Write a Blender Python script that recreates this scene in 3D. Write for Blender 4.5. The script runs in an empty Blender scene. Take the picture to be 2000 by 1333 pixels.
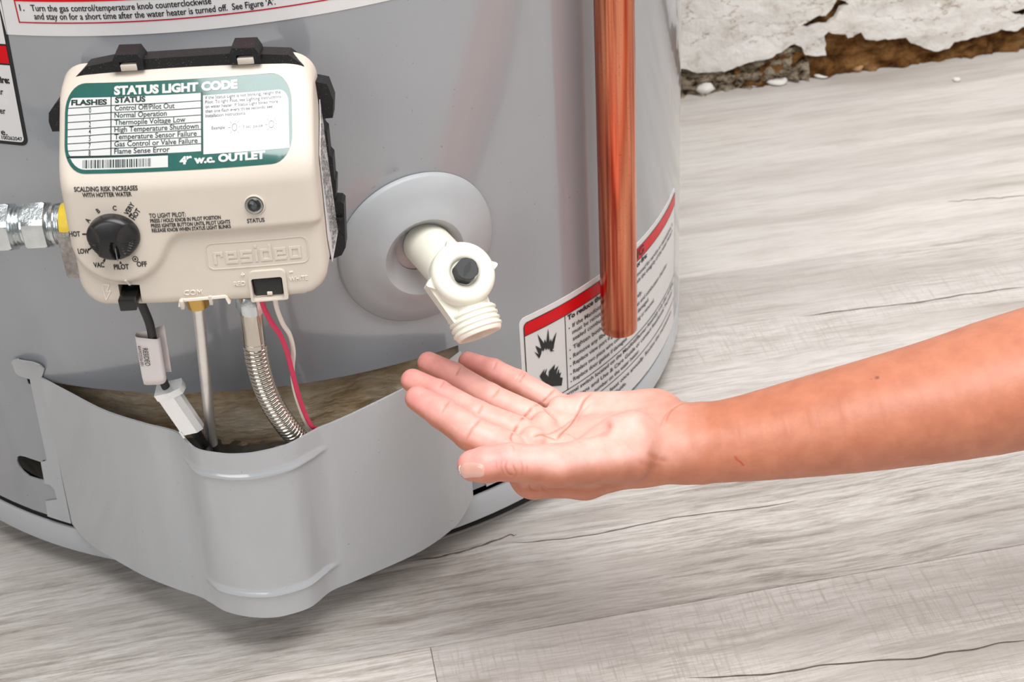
import bpy, bmesh, math, random
import numpy as np
from mathutils import Vector, Matrix
from mathutils.geometry import delaunay_2d_cdt
random.seed(7); rng = np.random.default_rng(7)
SC = bpy.context.scene
COL = SC.collection
A = np.array
rad = math.radians

# ------------------------------------------------------------------ camera
CAM = A([0.1656, -1.0326, 0.7034]); PITCH = 0.6168; ROLL = -0.0644; FPX = 3062.0
F_ = A([0, math.cos(PITCH), -math.sin(PITCH)]); U0_ = A([0, math.sin(PITCH), math.cos(PITCH)]); X0_ = A([1.0, 0, 0])
RT = math.cos(ROLL) * X0_ + math.sin(ROLL) * U0_
UP = -math.sin(ROLL) * X0_ + math.cos(ROLL) * U0_
cd = bpy.data.cameras.new('camera'); cam = bpy.data.objects.new('camera', cd); COL.objects.link(cam)
M = Matrix.Identity(4)
for i in range(3):
    M[i][0], M[i][1], M[i][2], M[i][3] = RT[i], UP[i], -F_[i], CAM[i]
cam.matrix_world = M
cd.sensor_width = 36.0; cd.lens = FPX / 2000 * 36.0; cd.clip_start = 0.02
cd.dof.use_dof = True; cd.dof.focus_distance = 0.85; cd.dof.aperture_fstop = 20.0
SC.camera = cam

# ------------------------------------------------------------------ light
SC.view_settings.view_transform = 'Standard'; SC.view_settings.look = 'None'
SC.view_settings.gamma = 1.0; SC.view_settings.use_curve_mapping = False
SC.view_settings.exposure = 0.0
wd = bpy.data.worlds.new('world'); SC.world = wd; wd.use_nodes = True
wd.node_tree.nodes['Background'].inputs[0].default_value = (1.0, 1.0, 1.0, 1)
wd.node_tree.nodes['Background'].inputs[1].default_value = 0.23
def area(name, loc, tgt, size, power, col=(1, 1, 1), size_y=None):
    l = bpy.data.lights.new(name, 'AREA'); l.energy = power; l.color = col
    l.shape = 'RECTANGLE'; l.size = size; l.size_y = size_y or size
    o = bpy.data.objects.new(name, l); COL.objects.link(o)
    o.location = loc
    o.rotation_euler = (Vector(tgt) - Vector(loc)).to_track_quat('-Z', 'Y').to_euler()
    return o
area('softbox_overhead', (0.35, -0.62, 1.75), (0.25, -0.5, 0.0), 1.2, 36, (1, 1, 1))
area('softbox_right', (1.75, -0.55, 1.15), (0.15, -0.25, 0.15), 0.8, 7, (1, 1, 1))
area('added_front_fill', (-0.75, -1.9, 1.25), (0.0, -0.3, 0.2), 1.1, 12.5, (1, 1, 1))  # unseen fill lamp, added to brighten the upright faces of tank and cover

# ------------------------------------------------------------------ helpers
def at(px, py, z):
    """world point at height z on the line of sight through a photo pixel (2000x1333)"""
    d = F_ + (px - 1000) / FPX * RT - (py - 666.5) / FPX * UP
    return CAM + d * ((z - CAM[2]) / d[2])
def at_y(px, py, y):
    d = F_ + (px - 1000) / FPX * RT - (py - 666.5) / FPX * UP
    return CAM + d * ((y - CAM[1]) / d[1])

WL = {}
def empty(name, loc, label=None, cat=None, group=None):
    o = bpy.data.objects.new(name, None); COL.objects.link(o); o.location = loc
    o.empty_display_size = 0.02; WL[o.name] = A(loc, dtype=float)
    tag(o, label, cat, group); return o
def tag(o, label=None, cat=None, group=None, kind=None):
    if label: o['label'] = label
    if cat: o['category'] = cat
    if group: o['group'] = group
    if kind: o['kind'] = kind
    return o
def mk(name, V, F, mat, parent=None, loc=None, sharp=38, smooth=True):
    V = np.asarray(V, float)
    base = WL[parent.name] if parent else (A(loc, dtype=float) if loc is not None else A([0, 0, 0.0]))
    me = bpy.data.meshes.new(name)
    me.from_pydata((V - base).tolist(), [], [list(map(int, f)) for f in F])
    me.validate(); me.update()
    if smooth:
        me.polygons.foreach_set('use_smooth', [True] * len(me.polygons))
        if sharp: me.set_sharp_from_angle(angle=rad(sharp))
    if mat: me.materials.append(mat)
    o = bpy.data.objects.new(name, me); COL.objects.link(o)
    if parent: o.parent = parent
    else: o.location = base
    WL[o.name] = base
    return o
class MB:
    def __init__(s): s.V = []; s.F = []; s.n = 0
    def add(s, vf):
        V, F = vf; V = np.asarray(V, float)
        s.V.append(V); s.F += [[i + s.n for i in f] for f in F]; s.n += len(V); return s
    def get(s): return np.concatenate(s.V), s.F
    def mk(s, name, mat, parent=None, **k):
        V, F = s.get(); return mk(name, V, F, mat, parent, **k)
def frame(axis, hint=(0, 0, 1)):
    a = A(axis, float); a = a / np.linalg.norm(a); h = A(hint, float)
    if abs(a @ h) > 0.95: h = A([1.0, 0, 0])
    x = h - a * (a @ h); x /= np.linalg.norm(x); y = np.cross(a, x)
    return x, y, a
def lathe(profile, org, axis, seg=40, hint=(0, 0, 1), cap0=True, cap1=True, rfun=None):
    """profile: list of (axial, radius)"""
    x, y, a = frame(axis, hint); V = []; F = []
    for (h, r) in profile:
        for k in range(seg):
            t = 2 * math.pi * k / seg
            rr = rfun(r, t, h) if rfun else r
            V.append(A(org) + a * h + (x * math.cos(t) + y * math.sin(t)) * rr)
    n = len(profile)
    for i in range(n - 1):
        for k in range(seg):
            k2 = (k + 1) % seg
            F.append([i * seg + k, i * seg + k2, (i + 1) * seg + k2, (i + 1) * seg + k])
    if cap0: F.append([k for k in range(seg)][::-1])
    if cap1: F.append([(n - 1) * seg + k for k in range(seg)])
    return A(V), F
def spline(P, n, closed=False):
    P = A(P, float); m = len(P); out = []
    ts = np.linspace(0, m if closed else m - 1, n, endpoint=not closed)
    for t in ts:
        i = min(int(t), (m - 1 if closed else m - 2)); f = t - i
        g = (lambda k: P[k % m]) if closed else (lambda k: P[k] if 0 <= k < m else (2 * P[0] - P[1] if k < 0 else 2 * P[-1] - P[-2]))
        p0, p1, p2, p3 = g(i - 1), g(i), g(i + 1), g(i + 2)
        out.append(0.5 * (2 * p1 + (p2 - p0) * f + (2 * p0 - 5 * p1 + 4 * p2 - p3) * f * f + (3 * p1 - p0 - 3 * p2 + p3) * f ** 3))
    return A(out)
def tube(path, r, seg=14, cap=True):
    P = A(path, float); n = len(P); R = np.broadcast_to(np.asarray(r, float), (n,))
    T = np.gradient(P, axis=0); T /= np.linalg.norm(T, axis=1)[:, None]
    x, y, _ = frame(T[0]); V = []; F = []
    for i in range(n):
        x = x - T[i] * (x @ T[i]); x /= np.linalg.norm(x); y = np.cross(T[i], x)
        for k in range(seg):
            t = 2 * math.pi * k / seg
            V.append(P[i] + (x * math.cos(t) + y * math.sin(t)) * R[i])
    for i in range(n - 1):
        for k in range(seg):
            k2 = (k + 1) % seg
            F.append([i * seg + k, i * seg + k2, (i + 1) * seg + k2, (i + 1) * seg + k])
    if cap: F.append(list(range(seg))[::-1]); F.append([(n - 1) * seg + k for k in range(seg)])
    return A(V), F
def box(c, ax, ay, az, bevel=0.0, bseg=2):
    """box centred at c with half-extent vectors ax, ay, az"""
    bm = bmesh.new(); bmesh.ops.create_cube(bm, size=2.0)
    L = [np.linalg.norm(v) for v in (ax, ay, az)]
    for v in bm.verts: v.co = Vector((v.co.x * L[0], v.co.y * L[1], v.co.z * L[2]))
    if bevel: bmesh.ops.bevel(bm, geom=bm.edges[:] , offset=bevel, segments=bseg, affect='EDGES', profile=0.5)
    bm.verts.index_update()
    V = A([v.co[:] for v in bm.verts]); F = [[v.index for v in f.verts] for f in bm.faces]; bm.free()
    B = A([A(ax, float) / L[0], A(ay, float) / L[1], A(az, float) / L[2]])
    if np.linalg.det(B) < 0: F = [f[::-1] for f in F]
    return V @ B + A(c), F
def inpoly(P, poly):
    x, y = P[:, 0], P[:, 1]; c = np.zeros(len(P), bool); n = len(poly)
    for i in range(n):
        x1, y1 = poly[i]; x2, y2 = poly[(i + 1) % n]
        m = ((y1 > y) != (y2 > y)) & (x < (x2 - x1) * (y - y1) / ((y2 - y1) if y2 != y1 else 1e-12) + x1)
        c ^= m
    return c
def resample(poly, step):
    out = []; n = len(poly)
    for i in range(n):
        a, b = A(poly[i], float), A(poly[(i + 1) % n], float)
        k = max(1, int(math.ceil(np.linalg.norm((b - a) / A(step)))))
        out += [a + (b - a) * j / k for j in range(k)]
    return out
def sheet(outline, holes=(), step=(0.01, 0.01), fmap=None, th=0.0, grid=True, jitter=0.0):
    """flat outline with holes -> triangles, mapped to space by fmap(x, y, depth); th > 0 gives it thickness"""
    step = (step, step) if np.isscalar(step) else step
    loops = [resample(outline, step)] + [resample(h, step) for h in holes]
    pts = []; edges = []
    for lp in loops:
        b = len(pts); pts += [tuple(p) for p in lp]
        edges += [(b + i, b + (i + 1) % len(lp)) for i in range(len(lp))]
    bp = A(pts)
    if grid:
        lo, hi = bp.min(0), bp.max(0)
        gx = np.arange(lo[0] + step[0] * .5, hi[0], step[0]); gy = np.arange(lo[1] + step[1] * .5, hi[1], step[1])
        G = A([(x, y) for x in gx for y in gy])
        if len(G):
            if jitter: G = G + rng.uniform(-jitter, jitter, G.shape) * A(step)
            k = inpoly(G, loops[0])
            for h in loops[1:]: k &= ~inpoly(G, h)
            G = G[k]
            if len(G):
                dm = np.full(len(G), 9.0)
                for s in range(0, len(bp), 400):
                    d = np.abs((G[:, None, :] - bp[None, s:s + 400, :]) / A(step)); dm = np.minimum(dm, np.hypot(d[..., 0], d[..., 1]).min(1))
                pts += [tuple(p) for p in G[dm > 0.4]]
    kx_, ky_ = 1.0 / step[0], 1.0 / step[1]
    v, e, f, *_ = delaunay_2d_cdt([Vector((p[0] * kx_, p[1] * ky_)) for p in pts], edges, [], 0, 1e-7)
    P = A([(p[0] / kx_, p[1] / ky_) for p in v]); T = A([list(t) for t in f])
    c = P[T].mean(1); k = inpoly(c, loops[0])
    for h in loops[1:]: k &= ~inpoly(c, h)
    T = T[k]
    a = P[T]; ar = (a[:, 1, 0] - a[:, 0, 0]) * (a[:, 2, 1] - a[:, 0, 1]) - (a[:, 1, 1] - a[:, 0, 1]) * (a[:, 2, 0] - a[:, 0, 0])
    T[ar < 0] = T[ar < 0][:, ::-1]
    T = T[np.abs(ar) > 1e-14]
    fm = fmap or (lambda x, y, d: (x, y, d))
    V = [fm(p[0], p[1], 0.0) for p in P]; F = [list(t) for t in T]
    if th:
        n = len(P); V += [fm(p[0], p[1], th) for p in P]
        F += [[t[2] + n, t[1] + n, t[0] + n] for t in T]
        es = {}
        for t in T:
            for i in range(3): es[(t[i], t[(i + 1) % 3])] = 1
        for (i, j) in es:
            if (j, i) not in es: F.append([j, i, i + n, j + n])
    return A(V, float), F
def rrect(x0, y0, x1, y1, r, n=6):
    out = []
    rs = r if hasattr(r, '__len__') else (r,) * 4
    for (cx, cy, a0, q) in ((x1 - rs[0], y0 + rs[0], -90, rs[0]), (x1 - rs[1], y1 - rs[1], 0, rs[1]), (x0 + rs[2], y1 - rs[2], 90, rs[2]), (x0 + rs[3], y0 + rs[3], 180, rs[3])):
        if q <= 0: out.append((cx, cy)); continue
        for k in range(n + 1):
            t = rad(a0 + 90 * k / n); out.append((cx + q * math.cos(t), cy + q * math.sin(t)))
    return out
def circle(cx, cy, r, n=32): return [(cx + r * math.cos(2 * math.pi * k / n), cy + r * math.sin(2 * math.pi * k / n)) for k in range(n)]
def grid_shell(P, th):
    """P[nu][nv][3] grid -> closed thin sheet; the given side is the front"""
    P = A(P); nu, nv, _ = P.shape
    N = np.cross(np.gradient(P, axis=0), np.gradient(P, axis=1)); N /= np.linalg.norm(N, axis=2)[..., None]
    Q = P - N * th; V = np.concatenate([P.reshape(-1, 3), Q.reshape(-1, 3)]); o = nu * nv; F = []
    for i in range(nu - 1):
        for j in range(nv - 1):
            q = [i * nv + j, (i + 1) * nv + j, (i + 1) * nv + j + 1, i * nv + j + 1]
            F.append(q); F.append([k + o for k in q[::-1]])
    rim = [(i, 0) for i in range(nu)] + [(nu - 1, j) for j in range(1, nv)] + [(i, nv - 1) for i in range(nu - 2, -1, -1)] + [(0, j) for j in range(nv - 2, -1, -1)]
    for a, b in zip(rim[:-1], rim[1:]):
        i, j = a[0] * nv + a[1], b[0] * nv + b[1]; F.append([j, i, i + o, j + o])
    return V, F
# text: built-in font turned to flat geometry
_tc = {}
def text_geo(s, bold=0.0, extrude=0.0):
    key = (s, bold, extrude)
    if key in _tc: return _tc[key]
    cu = bpy.data.curves.new('lettering', 'FONT'); cu.body = s; cu.size = 1.0; cu.offset = bold; cu.extrude = extrude
    cu.resolution_u = 3; cu.fill_mode = 'BOTH' if extrude else 'FRONT'
    o = bpy.data.objects.new('lettering', cu); COL.objects.link(o)
    dg = bpy.context.evaluated_depsgraph_get()
    me = bpy.data.meshes.new_from_object(o.evaluated_get(dg))
    V = A([v.co[:] for v in me.vertices]); F = [list(p.vertices) for p in me.polygons]
    bpy.data.objects.remove(o); bpy.data.curves.remove(cu); bpy.data.meshes.remove(me)
    _tc[key] = (V, F); return V, F
CAPH = None
def text(s, x0, x1, y, cap, fmap, bold=0.0, ang=0.0, off=0.0, extrude=0.0, align='fit'):
    """lettering from x0 to x1 with its baseline at y and capital height cap; x1=None keeps natural width (x0 is then the centre or start)"""
    global CAPH
    if CAPH is None: CAPH = text_geo('H')[0][:, 1].max()
    V, F = text_geo(s, bold, extrude); V = V.copy()
    sy = cap / CAPH
    if x1 is not None:
        lo, hi = V[:, 0].min(), V[:, 0].max(); V[:, 0] = (V[:, 0] - lo) / (hi - lo) * (x1 - x0)
        ox = x0
    else:
        sx = sy * 0.86; V[:, 0] *= sx
        if align == 'c': V[:, 0] -= (V[:, 0].min() + V[:, 0].max()) / 2
        ox = x0
    V[:, 1] *= sy
    if ang or align == 'c':
        yo = cap / 2 if align == 'c' else 0
        c, sn = math.cos(ang), math.sin(ang); X, Y = V[:, 0].copy(), V[:, 1] - yo
        V[:, 0] = X * c - Y * sn; V[:, 1] = X * sn + Y * c
    out = A([fmap(ox + p[0], y + p[1], -(off + (p[2] * sy if extrude else 0))) for p in V])
    return out, F

# ------------------------------------------------------------------ materials
def srgb(r, g, b):
    f = lambda c: (c / 255 / 12.92) if c / 255 <= 0.04045 else ((c / 255 + 0.055) / 1.055) ** 2.4
    return (f(r), f(g), f(b), 1)
class Mat:
    def __init__(s, name):
        s.m = bpy.data.materials.new(name); s.m.use_nodes = True; s.t = s.m.node_tree
        s.b = s.t.nodes['Principled BSDF']
    def n(s, typ, **k):
        nd = s.t.nodes.new(typ)
        for a, v in k.items():
            if a in nd.inputs.keys(): nd.inputs[a].default_value = v
            else: setattr(nd, a, v)
        return nd
    def l(s, a, b): s.t.links.new(a, b)
    def coords(s, scale=(1, 1, 1), kind='Object'):
        tc = s.n('ShaderNodeTexCoord'); mp = s.n('ShaderNodeMapping'); mp.inputs['Scale'].default_value = scale
        s.l(tc.outputs[kind], mp.inputs['Vector']); return mp.outputs['Vector']
    def noise(s, scale, vec=None, detail=4.0, rough=0.55):
        nd = s.n('ShaderNodeTexNoise'); nd.inputs['Scale'].default_value = scale; nd.inputs['Detail'].default_value = detail; nd.inputs['Roughness'].default_value = rough
        if vec is not None: s.l(vec, nd.inputs['Vector'])
        return nd.outputs['Fac']
    def ramp(s, fac, stops):
        r = s.n('ShaderNodeValToRGB'); e = r.color_ramp.elements
        while len(e) < len(stops): e.new(0.5)
        for k, (p, c) in enumerate(stops): e[k].position = p; e[k].color = c if len(c) == 4 else (*c, 1)
        s.l(fac, r.inputs[0]); return r.outputs[0]
    def mix(s, fac, a, b, mode='MIX'):
        nd = s.n('ShaderNodeMix'); nd.data_type = 'RGBA'; nd.blend_type = mode
        for sock, v in ((nd.inputs[0], fac), (nd.inputs[6], a), (nd.inputs[7], b)):
            if hasattr(v, 'is_output'): s.l(v, sock)
            else: sock.default_value = v
        return nd.outputs[2]
    def bump(s, h, strength=0.3, dist=0.001, prev=None):
        b = s.n('ShaderNodeBump'); b.inputs['Strength'].default_value = strength; b.inputs['Distance'].default_value = dist
        s.l(h, b.inputs['Height'])
        if prev is not None: s.l(prev, b.inputs['Normal'])
        return b.outputs['Normal']
    def col(s, c):
        if hasattr(c, 'is_output'): s.l(c, s.b.inputs['Base Color'])
        else: s.b.inputs['Base Color'].default_value = c
        return s
    def set(s, rough=0.5, metal=0.0, spec=0.5, coat=0.0, coat_rough=0.05):
        s.b.inputs['Roughness'].default_value = rough; s.b.inputs['Metallic'].default_value = metal
        s.b.inputs['Specular IOR Level'].default_value = spec
        s.b.inputs['Coat Weight'].default_value = coat; s.b.inputs['Coat Roughness'].default_value = coat_rough
        return s
    def nor(s, n): s.l(n, s.b.inputs['Normal']); return s
def plain(name, c, rough=0.5, metal=0.0, spec=0.5, var=0.06, bump=0.0, bscale=800.0, bdist=0.0004, vscale=60.0, coat=0.0):
    m = Mat(name); v = m.coords()
    f = m.noise(vscale, v)
    d = tuple(x * (1 - var) for x in c[:3]) + (1,); e = tuple(min(1, x * (1 + var)) for x in c[:3]) + (1,)
    m.col(m.ramp(f, [(0.3, d), (0.7, e)])); m.set(rough, metal, spec, coat)
    if bump: m.nor(m.bump(m.noise(bscale, v, 2.0), bump, bdist))
    return m.m

MT = {}
def paint_mat(name, c):
    m = Mat(name); v = m.coords()
    base = m.mix(m.ramp(m.noise(9, v, 3), [(0.35, (0, 0, 0)), (0.7, (1, 1, 1))]), c, tuple(x * 1.05 for x in c[:3]) + (1,))
    sp = m.ramp(m.noise(420, v, 1.0), [(0.20, (1, 1, 1)), (0.23, (0, 0, 0))])
    m.col(m.mix(sp, base, tuple(x * 0.72 for x in c[:3]) + (1,)))
    m.set(0.16, 0, 1.0, 0.6, 0.05)
    m.nor(m.bump(m.noise(260, v, 1.5, 0.5), 0.09, 0.0004)); return m.m
MT['paint'] = paint_mat('grey_tank_enamel', (0.31, 0.322, 0.342, 1))
MT['cover'] = paint_mat('grey_cover_enamel', (0.44, 0.455, 0.475, 1))
MT['ring'] = paint_mat('grey_ring_enamel', (0.44, 0.455, 0.475, 1))
MT['white_label'] = plain('white_label_film', srgb(226, 223, 222), 0.35, var=0.02)
MT['red'] = plain('red_label_ink', srgb(214, 0, 18), 0.35, spec=0.25, var=0.02)
MT['black_ink'] = plain('black_ink', (0.012, 0.012, 0.013, 1), 0.5, var=0.0)
MT['red_ink'] = plain('thin_red_ink', srgb(185, 20, 45), 0.5, var=0.0)
MT['green'] = plain('green_label_ink', srgb(40, 92, 84), 0.14, var=0.10, vscale=120, coat=0.8)
MT['dark_green'] = plain('dark_green_ink', srgb(18, 42, 38), 0.3, var=0.0)
MT['valve_white'] = plain('valve_label_white', srgb(206, 206, 204), 0.14, var=0.01, coat=0.8)
MT['beige'] = plain('beige_plastic', (0.635, 0.56, 0.478, 1), 0.36, var=0.02, bump=0.06, bscale=900, bdist=0.0003)
MT['beige_light'] = plain('beige_raised_print', (0.80, 0.72, 0.62, 1), 0.4, var=0.02)
m = Mat('black_plastic'); v = m.coords()
m.col(m.mix(m.ramp(m.noise(1900, v, 1.0), [(0.70, (0, 0, 0)), (0.76, (1, 1, 1))]), (0.008, 0.008, 0.009, 1), (0.22, 0.21, 0.21, 1))); m.set(0.5, 0, 0.4)
m.nor(m.bump(m.noise(1300, v, 2.0), 0.35, 0.0004)); MT['black'] = m.m
MT['stem_black'] = plain('charcoal_stem_plastic', (0.028, 0.028, 0.03, 1), 0.5, var=0.15)
MT['black_gloss'] = plain('black_connector_plastic', (0.010, 0.010, 0.010, 1), 0.22, var=0.1)
MT['knob'] = plain('knob_black_plastic', (0.014, 0.013, 0.0135, 1), 0.30, var=0.15, bump=0.05, bscale=2000, bdist=0.0002)
MT['flange'] = plain('grey_flange_plastic', (0.42, 0.43, 0.44, 1), 0.42, var=0.03)
MT['nylon'] = plain('cream_nylon', (0.83, 0.80, 0.69, 1), 0.38, var=0.03, vscale=40)
MT['zinc'] = plain('zinc_plated_steel', (0.66, 0.70, 0.71, 1), 0.24, 1.0, var=0.10, bump=0.25, bscale=700, bdist=0.0004, vscale=150)
MT['cast'] = plain('cast_aluminium', (0.36, 0.33, 0.31, 1), 0.5, 0.7, var=0.3, bump=0.6, bscale=900, bdist=0.0006, vscale=300)
MT['steel'] = plain('stainless_steel', (0.60, 0.55, 0.48, 1), 0.15, 1.0, var=0.05)
MT['alu'] = plain('aluminium_tube', (0.80, 0.77, 0.74, 1), 0.34, 0.85, var=0.08, bump=0.15, bscale=400, bdist=0.0003)
MT['brass'] = plain('brass', (0.62, 0.40, 0.12, 1), 0.28, 1.0, var=0.12)
MT['yellow'] = plain('yellow_thread_tape', srgb(238, 205, 60), 0.45, var=0.1, bump=0.3, bscale=500, bdist=0.0005)
MT['red_wire'] = plain('red_wire_sleeve', srgb(214, 52, 92), 0.6, var=0.06, bump=0.2, bscale=2500, bdist=0.0002)
MT['white_wire'] = plain('white_wire_sleeve', srgb(232, 224, 212), 0.6, var=0.05, bump=0.2, bscale=2500, bdist=0.0002)
MT['black_wire'] = plain('black_cable_sleeve', (0.012, 0.012, 0.012, 1), 0.5, var=0.2, bump=0.3, bscale=1500, bdist=0.0003)
MT['tag'] = plain('white_paper_tag', srgb(232, 224, 222), 0.5, var=0.03)
MT['dark_metal'] = plain('dark_burner_plate', (0.20, 0.18, 0.155, 1), 0.5, 0.3, var=0.35)
def glassy(name, c, rough, trans, ior=1.45):
    m = Mat(name); m.col(c); m.set(rough, 0, 0.5); m.b.inputs['Transmission Weight'].default_value = trans; m.b.inputs['IOR'].default_value = ior
    return m.m
MT['clear'] = glassy('clear_lens', (0.95, 0.95, 0.95, 1), 0.02, 1.0)
MT['milky'] = glassy('translucent_nylon', (0.90, 0.91, 0.92, 1), 0.28, 0.45)
# copper with drawn streaks
m = Mat('drawn_copper'); v = m.coords((220, 220, 5)); v2 = m.coords((900, 900, 900))
st = m.ramp(m.noise(1.0, v, 3), [(0.36, (0.34, 0.06, 0.035)), (0.52, (0.68, 0.22, 0.12)), (0.72, (0.84, 0.37, 0.22))])
m.col(m.mix(m.ramp(m.noise(1.0, v2, 2), [(0.62, (0, 0, 0)), (0.72, (0.5, 0.5, 0.5))]), st, (0.40, 0.06, 0.05, 1)))
m.set(0.24, 1.0); m.nor(m.bump(m.noise(1.0, m.coords((500, 500, 12)), 2), 0.12, 0.0004)); MT['copper'] = m.m
# insulation
m = Mat('brown_fibreglass'); v = m.coords((30, 60, 140)); w = m.noise(1.2, v, 6, 0.65)
v3 = m.coords((1, 1, 1)); f2 = m.noise(26, v3, 3)
m.col(m.mix(m.ramp(f2, [(0.35, (0, 0, 0)), (0.75, (1, 1, 1))]), m.ramp(w, [(0.3, (0.34, 0.22, 0.11)), (0.5, (0.58, 0.42, 0.25)), (0.72, (0.85, 0.70, 0.50))]), m.ramp(w, [(0.3, (0.55, 0.43, 0.29)), (0.7, (0.92, 0.83, 0.68))])))
m.set(0.9, 0, 0.2); m.nor(m.bump(w, 0.8, 0.004)); MT['fibre'] = m.m
# floor planks: streaky and saw-marked, each plank offset at random
def plank_mat(name, saw, tone, streak=1.0):
    m = Mat(name); oi = m.n('ShaderNodeObjectInfo'); tc = m.n('ShaderNodeTexCoord')
    mul = m.n('ShaderNodeVectorMath', operation='SCALE'); mul.inputs[3].default_value = 37.0
    cx = m.n('ShaderNodeCombineXYZ'); m.l(oi.outputs['Random'], cx.inputs[0]); m.l(oi.outputs['Random'], cx.inputs[1])
    m.l(cx.outputs[0], mul.inputs[0]); ad = m.n('ShaderNodeVectorMath', operation='ADD')
    m.l(tc.outputs['Object'], ad.inputs[0]); m.l(mul.outputs[0], ad.inputs[1])
    def mp(sc):
        q = m.n('ShaderNodeMapping'); q.inputs['Scale'].default_value = sc; m.l(ad.outputs[0], q.inputs['Vector']); return q.outputs['Vector']
    warp = m.n('ShaderNodeTexNoise'); warp.inputs['Scale'].default_value = 5.0; m.l(ad.outputs[0], warp.inputs['Vector'])
    wv = m.n('ShaderNodeVectorMath', operation='MULTIPLY_ADD'); m.l(warp.outputs['Color'], wv.inputs[0]); wv.inputs[1].default_value = (0, 0.02, 0); m.l(ad.outputs[0], wv.inputs[2])
    def mw(sc):
        q = m.n('ShaderNodeMapping'); q.inputs['Scale'].default_value = sc; m.l(wv.outputs[0], q.inputs['Vector']); return q.outputs['Vector']
    broad = m.noise(1.0, mw((3.0, 26, 1)), 4)
    fine = m.noise(1.0, mw((26, 420, 1)), 6, 0.8)
    mid_ = m.noise(1.0, mw((11, 150, 1)), 6, 0.8)
    hair = m.noise(1.0, mw((2.2, 60, 1)), 3, 0.6)
    cloud = m.noise(4.0, mp((1, 1.6, 1)), 3)
    lt = tuple(c * tone for c in (0.73, 0.69, 0.645)) + (1,); md = tuple(c * tone for c in (0.49, 0.44, 0.395)) + (1,); dk = tuple(c * tone for c in (0.25, 0.20, 0.16)) + (1,)
    c = m.ramp(broad, [(0.30, md), (0.52, lt), (0.75, tuple(x * 1.08 for x in lt[:3]) + (1,))])
    c = m.mix(m.ramp(fine, [(0.44, (0, 0, 0)), (0.60, (0.9 * streak,) * 3)]), c, md)
    c = m.mix(m.ramp(mid_, [(0.49, (0, 0, 0)), (0.66, (min(1, 0.75 * streak),) * 3)]), c, dk)
    c = m.mix(m.ramp(hair, [(0.60, (0, 0, 0)), (0.72, (0.55 * streak,) * 3)]), c, dk)
    c = m.mix(m.ramp(cloud, [(0.35, (0.35, 0.35, 0.35)), (0.6, (0, 0, 0))]), c, (0.62, 0.59, 0.575, 1))
    if saw:
        cr = m.noise(1.0, mp((420, 26, 1)), 4, 0.7); cl = m.noise(1.0, mp((20, 420, 1)), 4, 0.7)
        mask = m.ramp(m.noise(5.0, mp((0.6, 1.6, 1)), 2), [(0.42, (0, 0, 0)), (0.56, (1, 1, 1))])
        ct = m.mix(m.ramp(cr, [(0.50, (0, 0, 0)), (0.66, (0.85, 0.85, 0.85))]), c, md)
        ct = m.mix(m.ramp(cl, [(0.55, (0, 0, 0)), (0.72, (0.6, 0.6, 0.6))]), ct, dk)
        c = m.mix(mask, c, ct)
    m.col(c); m.set(0.48, 0, 0.35); m.nor(m.bump(fine, 0.18, 0.0006)); return m.m
MT['plank_a'] = plank_mat('weathered_plank_streaked', False, 1.0, 0.95)
MT['plank_b'] = plank_mat('weathered_plank_saw_marked', True, 0.90, 0.75)
MT['plank_c'] = plank_mat('weathered_plank_pale', False, 0.97, 0.38)
MT['plank_d'] = plank_mat('weathered_plank_dark_grain', False, 0.78, 1.2)
MT['sub'] = plain('dark_subfloor', (0.05, 0.045, 0.04, 1), 0.9)
# wall
m = Mat('peeling_white_paint'); v = m.coords()
f = m.noise(45, v, 6, 0.65); g = m.noise(12, v, 4)
c = m.ramp(f, [(0.28, srgb(200, 190, 178)), (0.42, srgb(240, 235, 228)), (0.7, srgb(250, 247, 243))])
c = m.mix(m.ramp(g, [(0.62, (0, 0, 0)), (0.78, (0.35, 0.35, 0.35))]), c, srgb(215, 198, 176))
ck_ = m.noise(1.0, m.coords((16, 16, 40)), 5, 0.6); cs_ = m.n('ShaderNodeMath', operation='SUBTRACT'); m.l(ck_, cs_.inputs[0]); cs_.inputs[1].default_value = 0.56
ca2_ = m.n('ShaderNodeMath', operation='ABSOLUTE'); m.l(cs_.outputs[0], ca2_.inputs[0])
c = m.mix(m.ramp(ca2_.outputs[0], [(0.0, (0.75, 0.75, 0.75)), (0.010, (0, 0, 0))]), c, srgb(150, 120, 90))
m.col(c); m.set(0.7, 0, 0.3); m.nor(m.bump(m.noise(90, v, 6, 0.7), 0.9, 0.004)); MT['plaster'] = m.m
m = Mat('crumbling_brown_masonry'); v = m.coords((1, 1, 1.6))
f = m.noise(38, v, 7, 0.7); g = m.noise(14, v, 3)
c = m.ramp(f, [(0.33, (0.03, 0.012, 0.004)), (0.46, (0.22, 0.095, 0.028)), (0.60, (0.42, 0.21, 0.075)), (0.75, (0.60, 0.40, 0.20))])
m.col(c); m.set(0.95, 0, 0.1); m.nor(m.bump(m.noise(70, v, 8, 0.75), 1.0, 0.008)); MT['masonry'] = m.m
m = Mat('grey_mortar_rubble'); v = m.coords((1, 1, 2.2))
f = m.noise(70, v, 7, 0.75)
m.col(m.ramp(f, [(0.38, (0.012, 0.008, 0.005)), (0.47, (0.26, 0.19, 0.12)), (0.58, (0.56, 0.47, 0.36)), (0.72, (0.78, 0.71, 0.60))])); m.set(0.95, 0, 0.1)
m.nor(m.bump(f, 1.0, 0.006)); MT['mortar'] = m.m

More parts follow.
